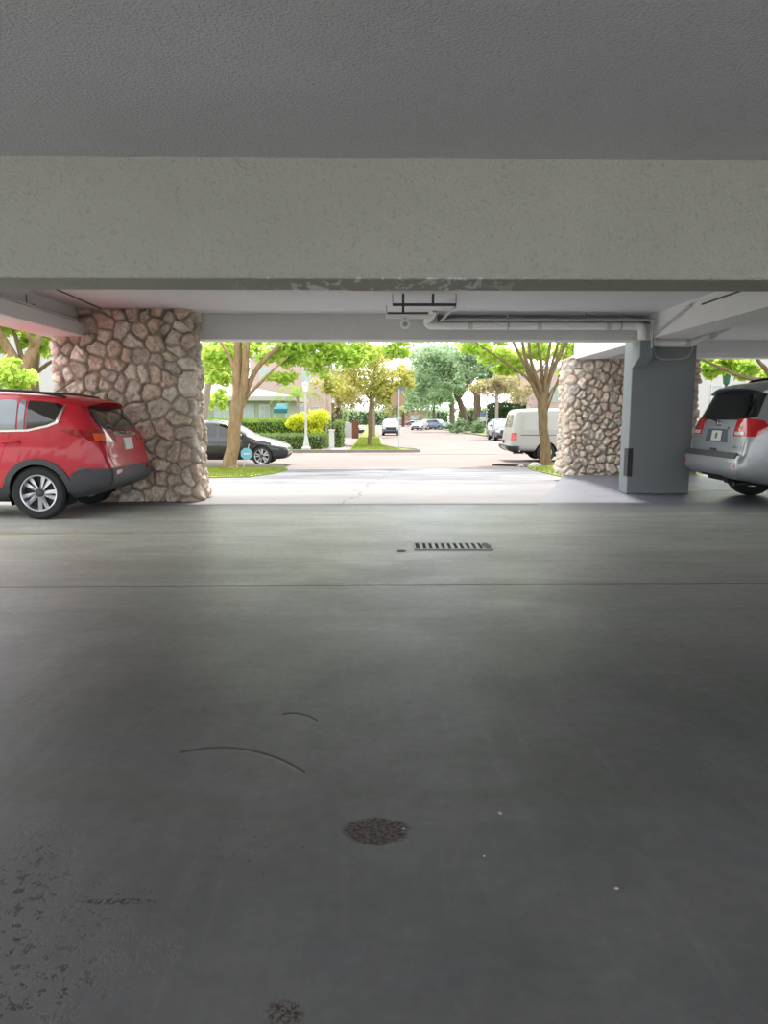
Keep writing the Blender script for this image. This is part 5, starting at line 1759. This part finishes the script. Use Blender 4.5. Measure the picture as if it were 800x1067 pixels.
# round yard sign on a leaning stake
Y = 22.9
p = at(257, 473, Y)
b = at(253, 483.5, Y)
t = thing('yard_sign', 'round pale blue yard sign on a leaning stake before the black car', 'sign', (b.x, Y, ground(Y) + .02))
d = Vector((p.x - b.x, 0, p.z - ground(Y) - .02))
MB().tube([(0, 0, -.05), d * 1.65], .012, 8).build('stake', M['trim_white'], t, 40)
MB().lathe([(0, -.008), (.195, -.008), (.20, 0), (.195, .008), (0, .008)], 8, Matrix.Translation(d + Vector((0, -.022, 0))) @ Matrix.Rotation(PI / 2, 4, 'X') @ Matrix.Rotation(PI / 8, 4, 'Z')).build('sign_disc', M['sign_blue'], t, 30)
MB().box(-.10, .10, -.035, -.031, d.z - .02, d.z + .03, Matrix.Translation((d.x, 0, 0))).build('sign_band', M['trim_white'], t)

# white rock and small stones at the right tree
def rock(px, py, Y, s, label, seed):
    rr = random.Random(seed)
    bm = bmesh.new()
    bmesh.ops.create_icosphere(bm, subdivisions=3, radius=s)
    for v in bm.verts:
        n_ = noise.noise(v.co / s * 1.3 + Vector((seed, 0, 0)))
        v.co *= 1 + .35 * n_
        v.co.z *= .62
    me = bpy.data.meshes.new('rock')
    bm.to_mesh(me)
    bm.free()
    o = link('rock', me, M['rock'], None, 0)
    p = at(px, py, Y)
    o.location = (p.x, Y, ground(Y) + s * .35)
    tag(o, label, 'rock')
rock(557, 483, 24.3, .20, 'white rock in the soil beside the many-stemmed tree', 2)
rock(543, 484, 24.6, .10, 'small pale stone in the soil left of the white rock', 5)

# white gate post and low wall
Y = 37.1
p = at(345.5, 460, Y)
t = thing('gate_post', 'white square gate post at the end of the hedges', 'post', (p.x, Y, ground(Y) + .1))
MB().box(-.13, .13, -.13, .13, 0, .95).build('shaft', M['trim_white'], t, None, .01)
MB().box(-.16, .16, -.16, .16, .95, 1.02).build('cap', M['trim_white'], t, None, .01)
a, b = at(354, 440, 62), at(367, 440, 62)
struct(MB().box(a.x, b.x, 61.9, 62.1, ground(62), ground(62) + 1.35).build('wall_garden', M['wall_white']), 'low white garden wall beyond the hedges')
a, b = at(367, 440, 58), at(373, 440, 58)
t = thing('wooden_fence', 'red brown fence beside the sidewalk', 'fence', (0, 0, 0))
for k in range(9):
    x = a.x + (b.x - a.x) * k / 8
    MB().box(x - .04, x + .04, 57.96, 58.04, ground(58), ground(58) + 1.5).build('picket', M['brick_red'], t)
MB().box(a.x, b.x, 58.04, 58.08, ground(58) + 1.1, ground(58) + 1.2).box(a.x, b.x, 58.04, 58.08, ground(58) + .4, ground(58) + .5).build('rail', M['brick_red'], t)


# ------------------------------------------------------------------ houses
def window(parent, x0, x1, y, z0, z1, n=2, mat='window_pane'):
    f = MB()
    w = .06
    f.box(x0 - w, x1 + w, y - .06, y + .03, z0 - w, z0).box(x0 - w, x1 + w, y - .06, y + .03, z1, z1 + w).box(x0 - w, x0, y - .06, y + .03, z0, z1).box(x1, x1 + w, y - .06, y + .03, z0, z1)
    for i in range(1, n):
        x = x0 + (x1 - x0) * i / n
        f.box(x - .025, x + .025, y - .05, y + .03, z0, z1)
    fo = f.build('window', M['trim_white'], parent)
    MB().box(x0, x1, y - .03, y + .0, z0, z1).build('pane', M[mat], fo)

def green_house():
    Y = 47.0
    g = ground(Y) + .1
    x0, x1 = -16.4, at(297, 430, Y).x
    t = thing('house', 'pale green bungalow with white roof behind the hedges', 'house', (0, Y, g))
    ze = at(270, 413, Y).z - g
    zw = ze
    W_ = MB().box(x0, x1, 0, 9, -.2, zw).build('wall', M['wall_green'], t)
    # porch projection at right
    rf = MB()
    zr = at(258, 399, Y + 4).z - g
    ex = .7
    vs = [(x0 - ex, -ex, ze), (x1 + ex, -ex, ze), (x1 + ex, 9 + ex, ze), (x0 - ex, 9 + ex, ze), (x0 + 4, 4.5, zr), (x1 - 4.5, 4.5, zr)]
    vs2 = [(x, y, z - .28) for x, y, z in vs[:4]]
    rf.add(vs + vs2, [(0, 1, 5, 4), (1, 2, 5), (2, 3, 4, 5), (3, 0, 4), (0, 6, 7, 1), (1, 7, 8, 2), (2, 8, 9, 3), (3, 9, 6, 0), (6, 9, 8, 7)])
    rf.build('roof', M['roof_white'], t)
    wx = lambda px: at(px, 430, Y).x
    wz = lambda v: at(260, v, Y).z - g
    window(t, wx(224), wx(238), 0, wz(442), wz(424), 3)
    window(t, wx(200), wx(214), 0, wz(442), wz(424), 3)
    window(t, wx(255), wx(264), 0, wz(444), wz(422), 2)
    d = MB().box(wx(270), wx(281), -.06, 0, 0, wz(421)).build('door', M['trim_white'], t)
    for k in (0, 1):
        MB().box(wx(271.5 + k * 5), wx(274.8 + k * 5), -.09, -.05, .3, wz(423.5)).build('door_pane', M['window_pane'], d)
green_house()

Y = 44.2
a, b = at(286, 425, Y), at(298, 425, Y)
g = ground(Y) + .1
t = thing('awning', 'teal cloth awning at the right end of the pale green bungalow', 'awning', (0, 0, 0))
zt, zb = at(290, 420.5, Y).z, at(290, 430.5, Y).z
mb = MB()
mb.add([(a.x, Y + 1.4, zt + .02), (b.x, Y + 1.4, zt + .02), (b.x + .05, Y, zb + .25), (a.x - .05, Y, zb + .25), (b.x + .05, Y, zb), (a.x - .05, Y, zb)], [(0, 1, 2, 3), (3, 2, 4, 5), (0, 3, 5), (1, 4, 2)])
cl = mb.build('cloth', M['teal'], t)
sd = cl.modifiers.new('s', 'SOLIDIFY')
sd.thickness = .02
for x in (a.x, b.x):
    MB().tube([(x, Y + .05, g), (x, Y + .05, zb + .1)], .03, 8).build('awning_pole', M['trim_white'], t)

def block(name, label, px0, px1, Y, top, mat, wins, roof=None, depth=10, cat='house'):
    g = ground(Y) + .1
    x0, x1 = at(px0, 430, Y).x, at(px1, 430, Y).x
    h = at((px0 + px1) / 2, top, Y).z - g
    t = thing(name, label, cat, (0, Y, g))
    MB().box(x0, x1, 0, depth, -.3, h).build('wall', M[mat], t)
    MB().box(x0 - .15, x1 + .15, -.15, depth + .15, h, h + .25).build('parapet', M[roof or mat], t)
    for (a, b, c, d) in wins:
        window(t, at(a, 430, Y).x, at(b, 430, Y).x, 0, at(400, d, Y).z - g, at(400, c, Y).z - g, 2)
block('house', 'pale pink two storey house behind the green bungalow', 262, 338, 60, 372, 'wall_pink', [(272, 282, 384, 396), (291, 297, 390, 400), (316, 324, 384, 398), (312, 318, 424, 438), (326, 332, 424, 438)], 'wall_white')
block('house', 'pale pink house behind the white van', 566, 640, 62, 385, 'wall_pink', [(572, 580, 402, 418), (586, 592, 400, 416), (604, 616, 400, 416)], 'wall_white')
block('house', 'white house behind the trees at the far left', -60, 62, 40, 330, 'wall_white', [(-6, 6, 366, 384), (30, 44, 366, 386)], 'wall_white')
block('house', 'white house seen through the far right opening', 722, 880, 40, 345, 'wall_white', [(740, 750, 402, 424), (786, 800, 388, 404)], 'wall_white')
block('house', 'low house with clay coloured front at the end of the street', 404, 446, 205, 428, 'roof_tile', [(410, 418, 433, 437), (428, 436, 433, 437)], 'roof_tile')

# tree line closing the end of the street and the gardens
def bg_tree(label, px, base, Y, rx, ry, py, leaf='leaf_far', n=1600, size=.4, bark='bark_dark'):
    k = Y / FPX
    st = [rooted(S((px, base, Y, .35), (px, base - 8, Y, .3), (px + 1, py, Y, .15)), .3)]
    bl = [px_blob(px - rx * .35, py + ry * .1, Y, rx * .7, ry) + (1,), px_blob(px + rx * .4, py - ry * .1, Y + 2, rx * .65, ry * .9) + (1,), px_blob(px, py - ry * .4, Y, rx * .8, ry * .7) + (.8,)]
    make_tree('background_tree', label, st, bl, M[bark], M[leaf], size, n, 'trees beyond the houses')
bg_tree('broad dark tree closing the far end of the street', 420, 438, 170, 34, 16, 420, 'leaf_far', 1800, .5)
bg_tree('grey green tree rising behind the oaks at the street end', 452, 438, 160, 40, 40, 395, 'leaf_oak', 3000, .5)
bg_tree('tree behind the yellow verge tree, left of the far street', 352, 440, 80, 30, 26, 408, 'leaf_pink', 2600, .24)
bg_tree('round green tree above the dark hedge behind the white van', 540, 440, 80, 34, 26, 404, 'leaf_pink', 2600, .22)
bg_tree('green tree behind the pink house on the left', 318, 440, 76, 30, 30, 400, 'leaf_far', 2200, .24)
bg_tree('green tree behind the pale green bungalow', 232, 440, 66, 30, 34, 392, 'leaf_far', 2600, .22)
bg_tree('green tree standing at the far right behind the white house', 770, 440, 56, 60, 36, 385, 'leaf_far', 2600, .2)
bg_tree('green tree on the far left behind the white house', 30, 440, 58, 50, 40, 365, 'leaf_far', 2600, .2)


# ================================================================== light
w = bpy.data.worlds.new('world')
scene.world = w
w.use_nodes = True
nt = w.node_tree
bg = nt.nodes['Background']
bg.inputs['Color'].default_value = (0.94, 0.97, 1.0, 1)
bg.inputs['Strength'].default_value = 2.7
sd = bpy.data.lights.new('sun', 'SUN')
sd.energy = 6.0
sd.angle = R(6)
sd.color = (1.0, 0.96, 0.9)
so = bpy.data.objects.new('sun', sd)
C.objects.link(so)
so.rotation_euler = Vector((-.06, -.44, -.90)).to_track_quat('-Z', 'Y').to_euler()


def fill_light(x, y, e):
    """unseen batten-shaped fill lamp added to brighten the garage"""
    t = thing('added_fill_light', 'unseen fill light added on the garage ceiling', 'light', (x, y, CEIL), 0, 'added fill lights')
    MB().box(-.62, .62, -.07, .07, -.07, 0).build('housing', M['trim_white'], t, None, .01)
    ld = bpy.data.lights.new('tube', 'AREA')
    ld.shape = 'RECTANGLE'
    ld.size, ld.size_y = 1.2, .1
    ld.energy = e
    lo = bpy.data.objects.new('fill_lamp', ld)
    C.objects.link(lo)
    lo.location = (0, 0, -.085)
    lo.parent = t
for x, y in ((-3.2, -1.6), (3.2, -1.6)):  # out of view behind the camera, added to lift the interior
    fill_light(x, y, 60)

vs = scene.view_settings
vs.view_transform = 'Standard'
vs.look = 'None'
vs.gamma = 1.0
vs.exposure = 0.22
vs.use_curve_mapping = False
